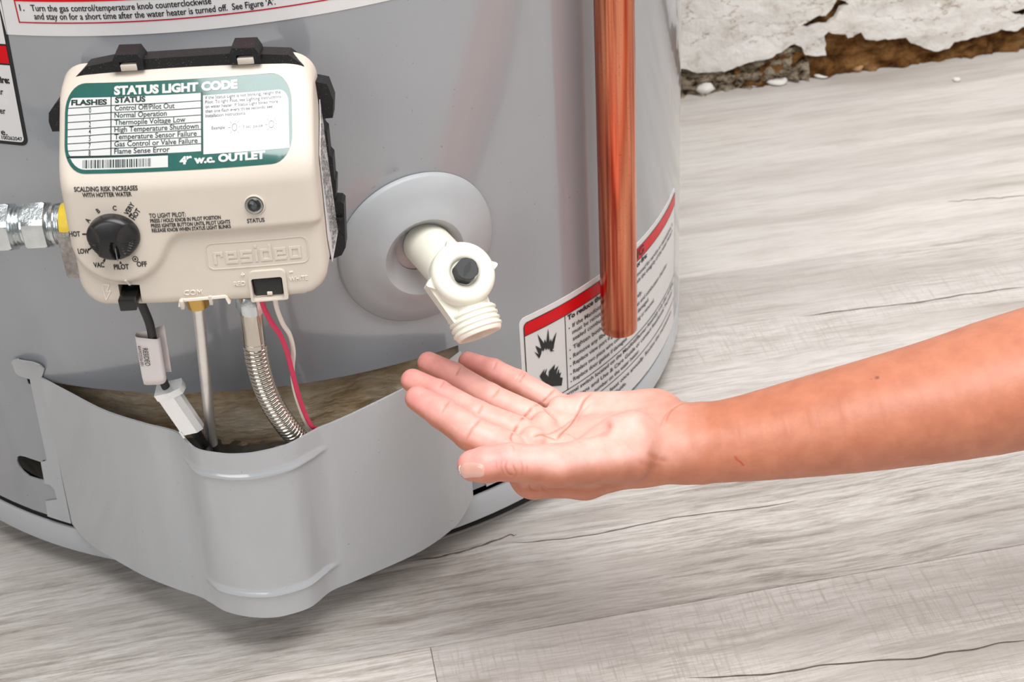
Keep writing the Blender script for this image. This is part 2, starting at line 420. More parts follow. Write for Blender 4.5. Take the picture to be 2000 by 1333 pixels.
# ------------------------------------------------------------------ setting: floor of planks, peeling wall
TH = rad(8.4); DV = A([math.cos(TH), math.sin(TH), 0]); NV = A([-math.sin(TH), math.cos(TH), 0]); ZV = A([0, 0, 1.0])
V_, F__ = box((0, 0, -0.02), DV * 2.0, NV * 1.06, (0, 0, 0.008))
V_ = V_ + DV * 0.35 + NV * (-0.75)
floor = tag(mk('floor', V_, F__, MT['sub'], smooth=False), kind='structure', label='grey weathered wood plank floor')
_pm = {}
def plank(a0, a1, n0, n1, mat, dz=0.0):
    L, Wd = a1 - a0 - 0.0003, n1 - n0 - 0.0003
    key = (round(L, 4), round(Wd, 4), mat.name)
    if key not in _pm:
        V, F = box((0, 0, -0.006), (L / 2, 0, 0), (0, Wd / 2, 0), (0, 0, 0.006), 0.0004, 1)
        me = bpy.data.meshes.new('plank'); me.from_pydata(V.tolist(), [], F); me.update(); me.materials.append(mat); _pm[key] = me
    o = bpy.data.objects.new('plank', _pm[key]); COL.objects.link(o); o.parent = floor
    p = DV * (a0 + a1) / 2 + NV * (n0 + n1) / 2; o.location = (p[0], p[1], dz); o.rotation_euler = (0, 0, TH)
rows = [(-1.793, -1.615, [-0.6, 0.6, 1.8], 'abab'), (-1.615, -1.437, [-0.2, 1.0], 'bab'), (-1.437, -1.259, [-0.8, 0.4, 1.6], 'abab'), (-1.259, -1.081, [-0.1, 1.1], 'aba'), (-1.081, -0.903, [-0.9, 0.31, 1.53], 'abab'), (-0.903, -0.725, [-0.35, 0.87, 2.09], 'babb'), (-0.725, -0.547, [-0.7, 0.52, 1.74], 'abba'),
        (-0.547, -0.369, [-1.17, 0.0505, 1.27], 'aaba'), (-0.369, -0.191, [-0.62, 1.42], 'ada'), (-0.191, -0.013, [-0.4, 1.66], 'bbb'),
        (-0.013, 0.165, [-0.95, 1.25], 'ccc'), (0.165, 0.3055, [-0.3, 1.75], 'ccc')]
for n0, n1, cuts, kinds in rows:
    es = [-1.6] + cuts + [2.3]
    for k in range(len(es) - 1):
        plank(es[k], es[k + 1], n0, n1, MT['plank_' + kinds[k]], 0.0)

from mathutils import noise as mn
MT['crack'] = plain('dark_wood_split', (0.13, 0.10, 0.08, 1), 0.8, var=0.3)
def split(pts, wmax):
    """long split along the grain of a plank, a hair-thin sliver of dark wood"""
    P = spline([at(x, y, 0.0)[:2] for x, y in pts], 60); T = np.gradient(P, axis=0); T /= np.linalg.norm(T, axis=1)[:, None]; Q = np.stack([-T[:, 1], T[:, 0]], 1)
    V = []; F = []
    for i in range(60):
        f = i / 59; w = wmax * (0.25 + 0.75 * 0.6 * abs(mn.noise(Vector((i * 0.23, wmax * 900, pts[0][0]))))) * min(1, 8 * f, 8 * (1 - f)) + 0.00005
        c = P[i] + Q[i] * 0.0016 * mn.noise(Vector((i * 0.16, 5, pts[0][1])))
        V += [(c[0] - Q[i][0] * w, c[1] - Q[i][1] * w, 0.00025), (c[0] + Q[i][0] * w, c[1] + Q[i][1] * w, 0.00025)]
    for i in range(59): F.append([2 * i, 2 * i + 2, 2 * i + 3, 2 * i + 1])
    F = [f[::-1] for f in F]
    mk('wood_split', V, F, MT['crack'], floor, smooth=False)
for pts, w in (([(1000, 1061), (1080, 1056), (1160, 1045), (1240, 1028), (1330, 1010), (1440, 997), (1560, 980)], 0.0011), ([(800, 1098), (880, 1084), (930, 1070), (990, 1048), (1010, 1046)], 0.0016), ([(1560, 619), (1680, 604), (1800, 590), (1900, 574), (2010, 560)], 0.0014),
               ([(1340, 1325), (1500, 1318), (1620, 1300), (1800, 1284), (1900, 1268), (2010, 1250)], 0.0016), ([(1850, 395), (1920, 389), (2010, 382)], 0.0010)):
    split(pts, w)
def wall_pt(a, z, d, n0=0.3055): return DV * a + NV * (n0 + d) + ZV * z
V_, F__ = box((0, 0, 0), DV * 1.95, NV * 0.05, ZV * 0.95)
V_ = V_ + DV * 0.35 + NV * 0.375 + ZV * 0.95
wall = tag(mk('wall_back', V_, F__, MT['masonry'], smooth=False), kind='structure', label='old masonry wall with peeling white paint')
edge = [(0.20, 0.033), (0.30, 0.030), (0.3955, 0.0316), (0.4127, 0.0235), (0.438, 0.0219), (0.4649, 0.0296), (0.4795, 0.0295), (0.508, 0.0408), (0.5154, 0.0379), (0.5188, 0.0279), (0.5419, 0.0247), (0.5367, 0.0482), (0.5402, 0.0506), (0.5588, 0.0452), (0.5628, 0.04), (0.5699, 0.0428), (0.5752, 0.0459), (0.5796, 0.0367), (0.589, 0.0345), (0.6224, 0.0338), (0.6287, 0.0263), (0.6463, 0.0181), (0.6544, 0.0132), (0.6711, 0.0147), (0.6743, 0.0201), (0.6909, 0.0227), (0.7096, 0.024), (0.7222, 0.0281), (0.7398, 0.0238), (0.7449, 0.0279), (0.80, 0.026), (0.88, 0.034), (0.95, 0.028)]
def ragged(poly, amp, closed=False):
    out = []
    for i in range(len(poly) - (0 if closed else 1)):
        a, b = A(poly[i]), A(poly[(i + 1) % len(poly)]); L = np.linalg.norm(b - a); k = max(1, int(L / 0.0035))
        for j in range(k):
            p = a + (b - a) * j / k
            if j or i: p = p + rng.uniform(-amp, amp, 2)
            out.append(tuple(p))
    if not closed: out.append(tuple(poly[-1]))
    return out
out_ = ragged(edge, 0.0008) + [(0.95, 0.22), (0.20, 0.22)]
hole1 = ragged([(0.5125, 0.0610), (0.5197, 0.0575), (0.5286, 0.0597), (0.5395, 0.0590), (0.5474, 0.0640), (0.5520, 0.0730), (0.5600, 0.0760), (0.5560, 0.0800), (0.5490, 0.0830), (0.5432, 0.0734), (0.5374, 0.0672), (0.5300, 0.0686)], 0.0006, True)
hole2 = ragged([(0.7281, 0.0473), (0.7374, 0.0413), (0.7452, 0.0394), (0.755, 0.043), (0.752, 0.051), (0.7438, 0.049), (0.7367, 0.0462)], 0.0006, True)
def plaster_map(x, y, d):
    p = Vector((x * 22, 3.1, y * 30)); q = Vector((x * 90, 1.7, y * 110))
    h = 0.0035 * mn.noise(p) + 0.0012 * mn.noise(q) + 0.0022 * (abs(mn.noise(Vector((x * 14, 9, y * 45)))) ** 0.5)
    return wall_pt(x, y, d * 1.0 - h, 0.2985) if d == 0 else wall_pt(x, y, 0.0055 - h, 0.2985)
V_, F__ = sheet(out_, [hole1, hole2], 0.0042, plaster_map, 0.006)
mk('paint_layer', V_, F__, MT['plaster'], wall, sharp=50)
for (a0, a1, z0, z1) in ((-1.6, 2.3, 0.22, 1.9), (-1.6, 0.20, 0.03, 0.22), (0.95, 2.3, 0.03, 0.22)):
    V_, F__ = box(wall_pt((a0 + a1) / 2, (z0 + z1) / 2, -0.003), DV * (a1 - a0) / 2, NV * 0.004, ZV * (z1 - z0) / 2)
    mk('paint_layer', V_, F__, MT['plaster'], wall, smooth=False)
def rough_strip(a0, a1, z0, z1, base, amp, sc, lean):
    na, nz = int((a1 - a0) / 0.003), int((z1 - z0) / 0.003); P = []
    for i in range(na):
        r_ = []
        for j in range(nz):
            a_, z_ = a0 + (a1 - a0) * i / (na - 1), z0 + (z1 - z0) * j / (nz - 1)
            h = amp * mn.fractal(Vector((a_ * sc, 2, z_ * sc * 1.5)), 0.8, 2.2, 5) - lean * max(0, 1 - z_ / 0.03)
            r_.append(wall_pt(a_, z_, min(0.018, base + h)))
        P.append(r_)
    return grid_shell(P, 0.012)
V_, F__ = rough_strip(0.45, 0.96, 0.0, 0.10, 0.001, 0.0075, 60, 0.004); mk('masonry_core', V_, F__, MT['masonry'], wall, sharp=0)
V_, F__ = rough_strip(0.25, 0.525, 0.0, 0.036, -0.001, 0.0085, 90, 0.005); mk('mortar_base', V_, F__, MT['mortar'], wall, sharp=0)

# loose chips at the foot of the wall
def rock(r, seed, flat=0.7):
    bm = bmesh.new(); bmesh.ops.create_icosphere(bm, subdivisions=2, radius=1.0)
    V = A([v.co[:] for v in bm.verts]); F = [[v.index for v in f.verts] for f in bm.faces]; bm.free()
    for i, p in enumerate(V):
        V[i] = p * (1 + 0.38 * mn.noise(Vector(p) * 1.3 + Vector((seed * 3.1, seed, 0))))
    V = V * A([1.25, 0.9, flat]) * r; V[:, 2] -= V[:, 2].min(); return V, F
MT['chip_white'] = plain('white_paint_chip', srgb(236, 232, 226), 0.7, var=0.05, bump=0.5, bscale=400)
MT['chip_tan'] = plain('tan_stone_chip', srgb(190, 150, 105), 0.8, var=0.2, bump=0.5, bscale=400)
MT['chip_grey'] = plain('grey_stone_chip', srgb(150, 138, 122), 0.8, var=0.25, bump=0.5, bscale=400)
chips = [(0.3705, 0.3585, 0.0075, 'white', 'rounded white chip nearest the water heater at the foot of the wall'),
         (0.4190, 0.3690, 0.0065, 'white', 'white chip with flat top left of the longest flake at the wall foot'),
         (0.4430, 0.3700, 0.0085, 'white', 'longest flat white paint flake lying on the floor edge'),
         (0.4560, 0.3770, 0.0050, 'tan', 'small tan pebble just above the longest white flake'),
         (0.4894, 0.3775, 0.0065, 'white', 'white flake below the ragged paint edge at mid wall'),
         (0.5257, 0.3850, 0.0055, 'tan', 'pale tan crumb under the large bare brown patch'),
         (0.3900, 0.3670, 0.0060, 'grey', 'grey mortar crumb between two white chips near the water heater'),
         (0.4060, 0.3690, 0.0045, 'grey', 'smaller grey mortar crumb left of the flat topped white chip'),
         (0.4720, 0.3780, 0.0050, 'grey', 'grey crumb between the longest flake and the mid wall flake'),
         (0.6161, 0.3500, 0.0030, 'white', 'lone tiny white chip out on the plank floor')]
for x, y, r, c, lab in chips:
    V_, F__ = rock(r, x * 40, 0.35 if ('flake' in lab) else 0.75)
    o = mk('stone_chip', V_ + A([x, y, 0.0]), F__, MT['chip_' + c], loc=(x, y, 0.0), sharp=0)
    tag(o, lab, 'stone chip', 'chips at the foot of the wall')

# ------------------------------------------------------------------ water heater
R = 0.2975
def cyl(s_deg, z, off=0.0):
    t = rad(s_deg); return A([math.sin(t) * (R + off), -math.cos(t) * (R + off), z])
def cyls(s, z, off=0.0):
    t = s / R; return A([math.sin(t) * (R + off), -math.cos(t) * (R + off), z])
heater = empty('water_heater', (0, 0, 0), 'large grey enamelled water heater tank with printed labels', 'water heater')
opening = [(-23.2, 0.052), (26.6, 0.052), (26.6, 0.1593), (-23.2, 0.1593)]
slot = [(-24.95, 0.1602), (-24.95, 0.1540), (-24.62, 0.1538), (-25.36, 0.0975), (-25.42, 0.0940), (-25.7, 0.0931), (-26.03, 0.0931), (-26.48, 0.0904), (-29.05, 0.0909), (-29.83, 0.0902), (-30.34, 0.0885), (-30.66, 0.0847), (-30.63, 0.0809), (-30.13, 0.0767), (-29.30, 0.0740), (-27.9, 0.0742), (-26.68, 0.0750), (-25.71, 0.0744), (-25.24, 0.0720), (-25.45, 0.0625), (-25.0, 0.0625), (-24.6, 0.10), (-24.0, 0.1540), (-24.0, 0.1602)]
ptsz = 3.0
V_, F__ = sheet([(-180, 0.044), (180, 0.044), (180, 1.22), (-180, 1.22)], [opening, slot], (2.0, 0.06), lambda x, y, d: cyl(x, y, -d), 0.0009)
jacket = mk('jacket', V_, F__, MT['paint'], heater)
V_, F__ = lathe([(1.22, R), (1.235, R - 0.006), (1.24, 0.05), (1.24, 0.001)], (0, 0, 0), (0, 0, 1), 96); mk('top_cap', V_, F__, MT['paint'], heater)
# rolled lower lip of the jacket, base ring and base pan
V_, F__ = lathe([(0.052, R - 0.0015), (0.0455, R - 0.0005), (0.0435, R - 0.0012), (0.0425, R - 0.004), (0.0405, R - 0.009), (0.037, R - 0.010)], (0, 0, 0), (0, 0, 1), 128, cap0=False, cap1=False)
mk('jacket_lip', V_, [f[::-1] for f in F__], MT['paint'], heater)
V_, F__ = lathe([(0.0182, R - 0.012), (0.0180, R - 0.0005), (0.0186, R + 0.0006), (0.0375, R + 0.0006), (0.0383, R), (0.0384, R - 0.0012), (0.034, R - 0.002), (0.030, R - 0.010)], (0, 0, 0), (0, 0, 1), 160, cap0=False, cap1=False)
mk('base_ring', V_, F__, MT['ring'], heater)
V_, F__ = lathe([(0.0, 0.2745), (0.0005, 0.2765), (0.004, 0.2765), (0.006, 0.273), (0.0178, 0.266)], (0.016, -0.0015, 0), (0, 0, 1), 128)
mk('base_pan', V_, F__, plain('dark_base_pan', (0.02, 0.02, 0.02, 1), 0.4), heater)
V_, F__ = lathe([(0.03, 0.262), (0.047, 0.262)], (0, 0, 0), (0, 0, 1), 64); mk('bottom_plate', V_, F__, MT['dark_metal'], heater)
V_, F__ = lathe([(0.0006, 0.2764), (0.0006, 0.2776), (0.0016, 0.2776), (0.0018, 0.2764)], (0.016, -0.0015, 0), (0, 0, 1), 160, cap0=False, cap1=False)
mk('pan_rim', V_, F__, plain('pale_pan_rim', (0.42, 0.39, 0.35, 1), 0.5), heater)
# insulation behind the opening
P = []
for i in range(150):
    r_ = []
    for j in range(44):
        ph = -27 + 58 * i / 149; z_ = 0.1070 + 0.10 * j / 43
        h = 0.004 * mn.noise(Vector((ph * 0.22, 0, z_ * 40))) + 0.0016 * mn.noise(Vector((ph * 0.9, 4, z_ * 160))) + 0.0007 * mn.noise(Vector((ph * 3, 7, z_ * 500)))
        r_.append(cyl(ph, z_, -0.015 + h + 0.006 * max(0, (ph - 14) / 14) ** 1.5))
    P.append(r_)
V_, F__ = grid_shell(P, 0.01); mk('insulation', V_, F__, MT['fibre'], heater, sharp=0)
V_, F__ = sheet([(-24, 0.045), (28, 0.045), (28, 0.112), (-24, 0.112)], [], (2, 0.02), lambda x, y, d: cyl(x, y, -0.015 - d), 0.002)
bplate = mk('burner_plate', V_, F__, MT['dark_metal'], heater)
n0 = cyl(4.6, 0.088, -0.015); ax = A([math.sin(rad(4.6)), -math.cos(rad(4.6)), 0])
V_, F__ = lathe([(0.0, 0.0165), (0.004, 0.0165), (0.005, 0.0155), (0.004, 0.0125), (0.001, 0.0115)], n0, ax, 40, cap0=False)
mk('port_ring', V_, F__, plain('pale_gasket', (0.55, 0.53, 0.40, 1), 0.6), bplate)
V_, F__ = lathe([(0.0006, 0.012), (0.0012, 0.0005)], n0, ax, 32); mk('port_hole', V_, F__, MT['black_ink'], bplate)

# labels stuck on the jacket
def lab_sheet(outline, off, step=0.006): return sheet(outline, [], (step, 0.03), lambda x, y, d: cyls(x, y, off - d), 0.0)
def lab_bar(x0, y0, x1, y1, off): return lab_sheet([(x0, y0), (x1, y0), (x1, y1), (x0, y1)], off)
def line2(p, q, w):
    p, q = A(p, float), A(q, float); d = (q - p) / np.linalg.norm(q - p); nn = A([-d[1], d[0]]) * w / 2
    return [tuple(p - nn), tuple(q - nn), tuple(q + nn), tuple(p + nn)]
fm1 = lambda x, y, d: cyls(x, y, 0.0006 - d)
# upper lighting-instruction label
V_, F__ = sheet([(-0.0802, 0.3846), (0.24, 0.3846), (0.24, 0.54), (-0.0802, 0.54)], [], (0.006, 0.03), lambda x, y, d: cyls(x, y, 0.0003 - d), 0.0003)
L1 = mk('instruction_label', V_, F__, MT['white_label'], heater)
b = MB(); b.add(lab_bar(-0.0712, 0.4030, 0.20, 0.4145, 0.0005)); mk('red_band', *b.get(), MT['red'], L1)
b = MB(); b.add(lab_sheet(line2((-0.0715, 0.3917), (0.20, 0.3917), 0.0007), 0.0005)); b.add(lab_sheet(line2((-0.0713, 0.3914), (-0.0709, 0.42), 0.0007), 0.0005))
mk('red_frame', *b.get(), MT['red_ink'], L1)
b = MB()
b.add(text('1.', -0.0693, -0.0668, 0.3980, 0.0033, fm1, 0.014))
b.add(text('Turn the gas control/temperature knob counterclockwise', -0.0632, 0.0278, 0.3980, 0.0033, fm1, 0.014))
b.add(text('and stay on for a short time after the water heater is turned off.  See Figure \u2018A\u2019.', -0.0625, 0.0589, 0.3936, 0.0033, fm1, 0.014))
mk('lettering', *b.get(), MT['black_ink'], L1, smooth=False)
# left warning label
xr = lambda z: -0.0800 - (0.381 - z) * 0.072
def sk(poly): return [(x + xr(z), z) for x, z in poly]
V_, F__ = sheet(sk(rrect(-0.16, 0.3205, 0.0, 0.52, 0.004)), [], (0.006, 0.02), lambda x, y, d: cyls(x, y, 0.0003 - d), 0.0003)
L2 = mk('warning_label', V_, F__, MT['black_ink'], heater, sharp=30); L2['label'] = 'black bordered warning label cut by the left edge of the picture'
b = MB()
for z0, z1, q in ((0.3226, 0.3674, (0.0, 0.0, 0.0, 0.0025)), (0.3793, 0.50, 0)):
    b.add(lab_sheet(sk(rrect(-0.158, z0, -0.0020, z1, (0.0025 if z0 < 0.33 else 0, 0, 0, 0))), 0.0005))
mk('white_panel', *b.get(), MT['white_label'], L2)
b = MB(); b.add(lab_sheet(sk([(-0.158, 0.3684), (-0.0020, 0.3684), (-0.0020, 0.3783), (-0.158, 0.3783)]), 0.0005)); mk('red_band', *b.get(), MT['red'], L2)
b = MB()
fm2 = lambda x, y, d: cyls(x + xr(y), y, 0.0007 - d)
b.add(text('or fire:', -0.0155, -0.0038, 0.3572, 0.0036, fm2, 0.045))
b.add(text('er', -0.0122, -0.0087, 0.3503, 0.0036, fm2, 0.014)); b.add(text('er', -0.0131, -0.0096, 0.3390, 0.0036, fm2, 0.014)); b.add(text('e.', -0.0150, -0.0112, 0.3262, 0.0036, fm2, 0.014))
b.add(text('100262047', -0.0152, -0.0028, 0.3236, 0.0021, fm2, 0.014))
mk('lettering', *b.get(), MT['black_ink'], L2, smooth=False)
# right warning label
sl = lambda x: -0.03 * (x - 0.2)
def tl(poly): return [(x, z + sl(x)) for x, z in poly]
V_, F__ = sheet(tl(rrect(0.1815, 0.0445, 0.3830, 0.1592, 0.0045)), [], (0.005, 0.02), lambda x, y, d: cyls(x, y, 0.0003 - d), 0.0003)
L3 = mk('warning_label', V_, F__, MT['white_label'], heater, sharp=30); L3['label'] = 'white warning label with red band and flame symbols behind the copper pipe'
fm3 = lambda x, y, d: cyls(x, y + sl(x), 0.0007 - d)
b = MB(); b.add(lab_sheet(tl(rrect(0.1849, 0.1456, 0.3812, 0.1548, (0, 0.001, 0.003, 0))), 0.0005)); mk('red_band', *b.get(), MT['red'], L3)
b = MB()
for p, q, w in (((0.1847, 0.05), (0.1847, 0.152), 0.0007), ((0.1868, 0.1549), (0.3812, 0.1549), 0.0005), ((0.1849, 0.1454), (0.3812, 0.1454), 0.0005), ((0.2186, 0.1454), (0.2186, 0.0872), 0.0006), ((0.1847, 0.0870), (0.3812, 0.0870), 0.0006), ((0.1847, 0.0670), (0.3812, 0.0670), 0.0006), ((0.3812, 0.05), (0.3812, 0.1549), 0.0005)):
    b.add(lab_sheet(tl(line2(p, q, w)), 0.0006))
arc = [(0.1847 + 0.003 - 0.003 * math.cos(rad(a_)), 0.1519 + 0.003 * math.sin(rad(a_))) for a_ in range(0, 91, 15)]
for p, q in zip(arc[:-1], arc[1:]): b.add(lab_sheet(tl(line2(p, q, 0.0006)), 0.00065))
mk('ruled_lines', *b.get(), MT['black_ink'], L3)
EXP = [(0.1953, 0.1237), (0.1916, 0.1308), (0.1953, 0.1267), (0.1928, 0.1348), (0.1976, 0.13), (0.195, 0.1427), (0.1997, 0.1334), (0.2006, 0.1361), (0.2017, 0.1328), (0.2038, 0.1428), (0.2044, 0.1321), (0.2056, 0.1341), (0.2062, 0.1313), (0.2107, 0.1369), (0.2075, 0.126), (0.2097, 0.1274), (0.2064, 0.125), (0.2082, 0.1234), (0.205, 0.1244), (0.204, 0.1274), (0.2029, 0.1269), (0.2022, 0.1286), (0.2012, 0.1273), (0.2004, 0.1295), (0.1988, 0.1273), (0.1979, 0.1295), (0.1968, 0.1259)]
FLM = [(0.1949, 0.11), (0.1994, 0.1138), (0.1981, 0.1104), (0.2013, 0.1132), (0.2, 0.1095), (0.2022, 0.1057), (0.2028, 0.1101), (0.2082, 0.1129), (0.2072, 0.1086), (0.211, 0.1103), (0.2092, 0.1062), (0.2091, 0.1042), (0.2114, 0.1078), (0.2113, 0.1038), (0.2132, 0.1041), (0.2119, 0.1008), (0.2143, 0.0989), (0.2131, 0.0933), (0.2028, 0.0979), (0.1968, 0.1057)]
for nm, pg in (('explosion_symbol', EXP), ('flame_symbol', FLM)):
    V_, F__ = sheet(tl(pg), [], (0.004, 0.004), lambda x, y, d: cyls(x, y, 0.0007), 0.0, grid=False); mk(nm, V_, F__, MT['black_ink'], L3)
b = MB()
b.add(text('WARNING', 0.252, 0.3092, 0.1474, 0.0062, fm3, 0.02))
b.add(text('To reduce the risk of explosion, or fire:', 0.2207, 0.3142, 0.1408, 0.0035, fm3, 0.045))
for s_, x0, x1, z_ in (('If the Manifold/Burner Assembly is removed for service or maintenance, it', 0.2250, 0.372, 0.1333), ('must be reinstalled properly to maintain the integrity of the water heater\u2019s', 0.2246, 0.372, 0.1281),
                       ('sealed combustion system.', 0.2248, 0.2800, 0.1228), ('Tighten both manifold nuts securely.', 0.2248, 0.3060, 0.1163), ('Remove any fiberglass between gasket and combustion chamber.', 0.2246, 0.3560, 0.1096),
                       ('Replace view port if glass is missing or damaged.', 0.2243, 0.3170, 0.1036), ('Replace two piece wire connector if missing or removed.', 0.2241, 0.3270, 0.0971), ('Replace door gasket if damaged.', 0.2239, 0.2840, 0.0911),
                       ('thermal switch located on the Manifold/Burner Assembly only after verifying', 0.2120, 0.3760, 0.0822), ('instructions and Use & Care Guide or contact Residential Technical', 0.2120, 0.3720, 0.0762), ('using the phone number on the water heater.', 0.2120, 0.3010, 0.0702),
                       ('the water heater at least once annually. Review the maintenance', 0.2120, 0.3700, 0.0605), ('in the Use & Care Guide.', 0.2230, 0.2820, 0.0545)):
    b.add(text(s_, x0, x1, z_, 0.0031, fm3, 0.014))
for z_ in (0.1341, 0.1171, 0.1104, 0.1044, 0.0979, 0.0919):
    b.add(sheet([(x, y + sl(x)) for x, y in circle(0.2219, z_, 0.00055, 10)], [], 0.01, lambda x, y, d: cyls(x, y, 0.0007), 0.0, grid=False))
mk('lettering', *b.get(), MT['black_ink'], L3, smooth=False)

# ------------------------------------------------------------------ burner access cover
cover = empty('burner_access_cover', (0.01, -0.33, 0.03), 'bowed grey sheet metal cover hooked over the opening at the tank foot', 'cover')
TC = spline([(-.1148, -.2768), (-.095, -.2935), (-.0714, -.3128), (-.047, -.327), (-.031, -.3345), (-.0235, -.340), (-.0132, -.3535), (.0015, -.3595), (.0125, -.361), (.0225, -.3602), (.0379, -.3555), (.0486, -.3473), (.0555, -.3418), (.0625, -.338), (.0764, -.329), (.1021, -.3104), (.121, -.2945), (.1353, -.2778)], 190)
BC = spline([(-.1225, -.2735), (-.1, -.2925), (-.0718, -.315), (-.05, -.3285), (-.0345, -.3366), (-.0269, -.3425), (-.0165, -.351), (-.003, -.3565), (.010, -.3586), (.0205, -.3575), (.0345, -.352), (.0445, -.3410), (.0505, -.3368), (.0575, -.3335), (.0725, -.3255), (.1, -.3095), (.119, -.292), (.1345, -.2710)], 190)
TN = np.gradient(TC, axis=0); TN = np.stack([TN[:, 1], -TN[:, 0]], 1); TN /= np.linalg.norm(TN, axis=1)[:, None]
P = []
zs = np.linspace(0, 1, 120)
for i in range(190):
    s_ = i / 189; r_ = []
    e = min(s_, 1 - s_)
    zlow = 0.0345 + 0.010 * max(0, 1 - e / 0.05) ** 2
    win = np.clip((TC[i, 0] + 0.024) / 0.010, 0, 1) * np.clip((0.059 - TC[i, 0]) / 0.010, 0, 1)
    for k in zs:
        z_ = zlow + (0.1626 - zlow) * k; v = (z_ - 0.035) / 0.1276
        xy = BC[i] * (1 - v) + TC[i] * v
        h = 0.0021 * win * (math.exp(-((z_ - 0.1462) / 0.0020) ** 2) + math.exp(-((z_ - 0.0540) / 0.0020) ** 2))
        xy = xy + TN[i] * h
        r_.append((xy[0], xy[1], z_))
    P.append(r_)
V_, F__ = grid_shell(P, 0.0013); mk('panel', V_, F__, MT['cover'], cover, sharp=50)
FL = [(-26.2, .1615), (-26.3, .1690), (-25.8, .1722), (-24.6, .1748), (-22.6, .1758), (-21.9, .1740), (-21.7, .1700), (-22.1, .1660), (-22.45, .163), (-24.35, .0435), (-27.9, .0440), (-27.5, .0574), (-25.5, .062), (-25.45, .0705), (-25.9, .0735), (-26.75, .0735), (-26.35, .0915), (-25.3, .0945), (-25.2, .0995), (-24.45, .150), (-24.3, .159), (-25.8, .1598)]
def flmap(x, y, d):
    lift = 0.0030 * max(0, (y - 0.166) / 0.01) ** 2 * (1 if abs(x - 2.2) < 27.2 else 0.4) + 0.0004 * max(0, (y - 0.163) / 0.01)
    return cyl(x, y, 0.0013 + lift - d)
V_, F__ = sheet(FL, [], (0.5, 0.0025), flmap, 0.0009); mk('hook_flange', V_, F__, MT['cover'], cover)
V_, F__ = sheet([(4.3 - x, z) for x, z in [(-22.7, .1500)] + FL[9:17] + [(-24.5, .1440)]][::-1], [], (0.5, 0.0025), flmap, 0.0009); mk('hook_flange', V_, F__, MT['cover'], cover)

# ------------------------------------------------------------------ gas control valve
PH = rad(-1.0); Nn = A([math.sin(PH), -math.cos(PH), 0]); Tt = A([math.cos(PH), math.sin(PH), 0]); Zz = A([0, 0, 1.0])
U0, WB, NB = 0.0222, 0.3436, 0.075
def VP(u, w, n): return Nn * (R + n) + Tt * (u + U0) + Zz * (WB + w)
def smin(x, y, k):
    h = max(0.0, min(1.0, 0.5 + 0.5 * (y - x) / k)); return y * (1 - h) + x * h - k * h * (1 - h)
def plat(u, w):
    s = smin(math.hypot(u + .0385, w + .0275) - .0240, -(w + .0275), .012)
    q = max(0.0, min(1.0, (s + .001) / .004)); return .0035 * (1 - q * q * (3 - 2 * q))
T10, T48 = math.tan(rad(10)), math.tan(rad(48))
def front(u, w): return smin(NB - w * T10 - .0035 + plat(u, w), NB - w * T48, .006) + .0012 - u * u / 1.2
valve = empty('gas_control_valve', VP(0, -0.067, 0.04), 'cream gas control valve with black dial and green status label on the tank', 'gas valve')
def casing_outline():
    o = rrect(-0.0622, -0.0672, 0.0612, 0.0388, (0.0135, 0.0125, 0.0125, 0.0165), 9)
    # notch for the pilot fitting in the lower edge
    k = next(i for i in range(len(o)) if o[i][1] < -0.067 and o[i][0] > 0)
    notch = [(-0.0130, -0.0672), (-0.0118, -0.0642), (0.0100, -0.0636), (0.0110, -0.0672)]
    return o[:k] + notch + o[k:] if o[k - 1][0] < o[k][0] else o[:k + 1] + notch + o[k + 1:]
def edge_dist(u, w):
    x0, x1, y0, y1 = -0.0622, 0.0612, -0.0672, 0.0388
    r = 0.0135; cx, cy = (x0 + x1) / 2, (y0 + y1) / 2; qx, qy = abs(u - cx) - (x1 - x0) / 2 + r, abs(w - cy) - (y1 - y0) / 2 + r
    return -(math.hypot(max(qx, 0), max(qy, 0)) + min(max(qx, qy), 0) - r)
def casing(u, w, d):
    if d > 0: return VP(u * (1 + 0.012), w, 0.026)
    e = max(0.0, edge_dist(u, w)); rr = 0.0055; n_ = front(u, w)
    if e < rr: n_ -= (rr - math.sqrt(max(0, rr * rr - (rr - e) ** 2))) * 0.8
    return VP(u, w, n_)
ign_hole = [(-0.0423, -0.0655), (-0.0318, -0.0650), (-0.0316, -0.0553), (-0.0423, -0.0548)]
tp_hole = rrect(0.0238, -0.0655, 0.0390, -0.0545, 0.0012, 3)
outl = rrect(-0.0622, -0.0672, 0.0612, 0.0388, (0.0135, 0.0125, 0.0125, 0.0165), 9)
# rrect order starts at the lower right corner and runs round to the lower left; the notch closes the loop
outl = outl + [(-0.0130, -0.0672), (-0.0118, -0.0644), (0.0100, -0.0638), (0.0110, -0.0672)]
V_, F__ = sheet(outl, [ign_hole, tp_hole], 0.0013, casing, 0.03)
body = mk('casing', V_, F__, MT['beige'], valve, sharp=45)
vf = lambda off: (lambda u, w, d: VP(u, w, front(u, w) + off - d * 1.25))
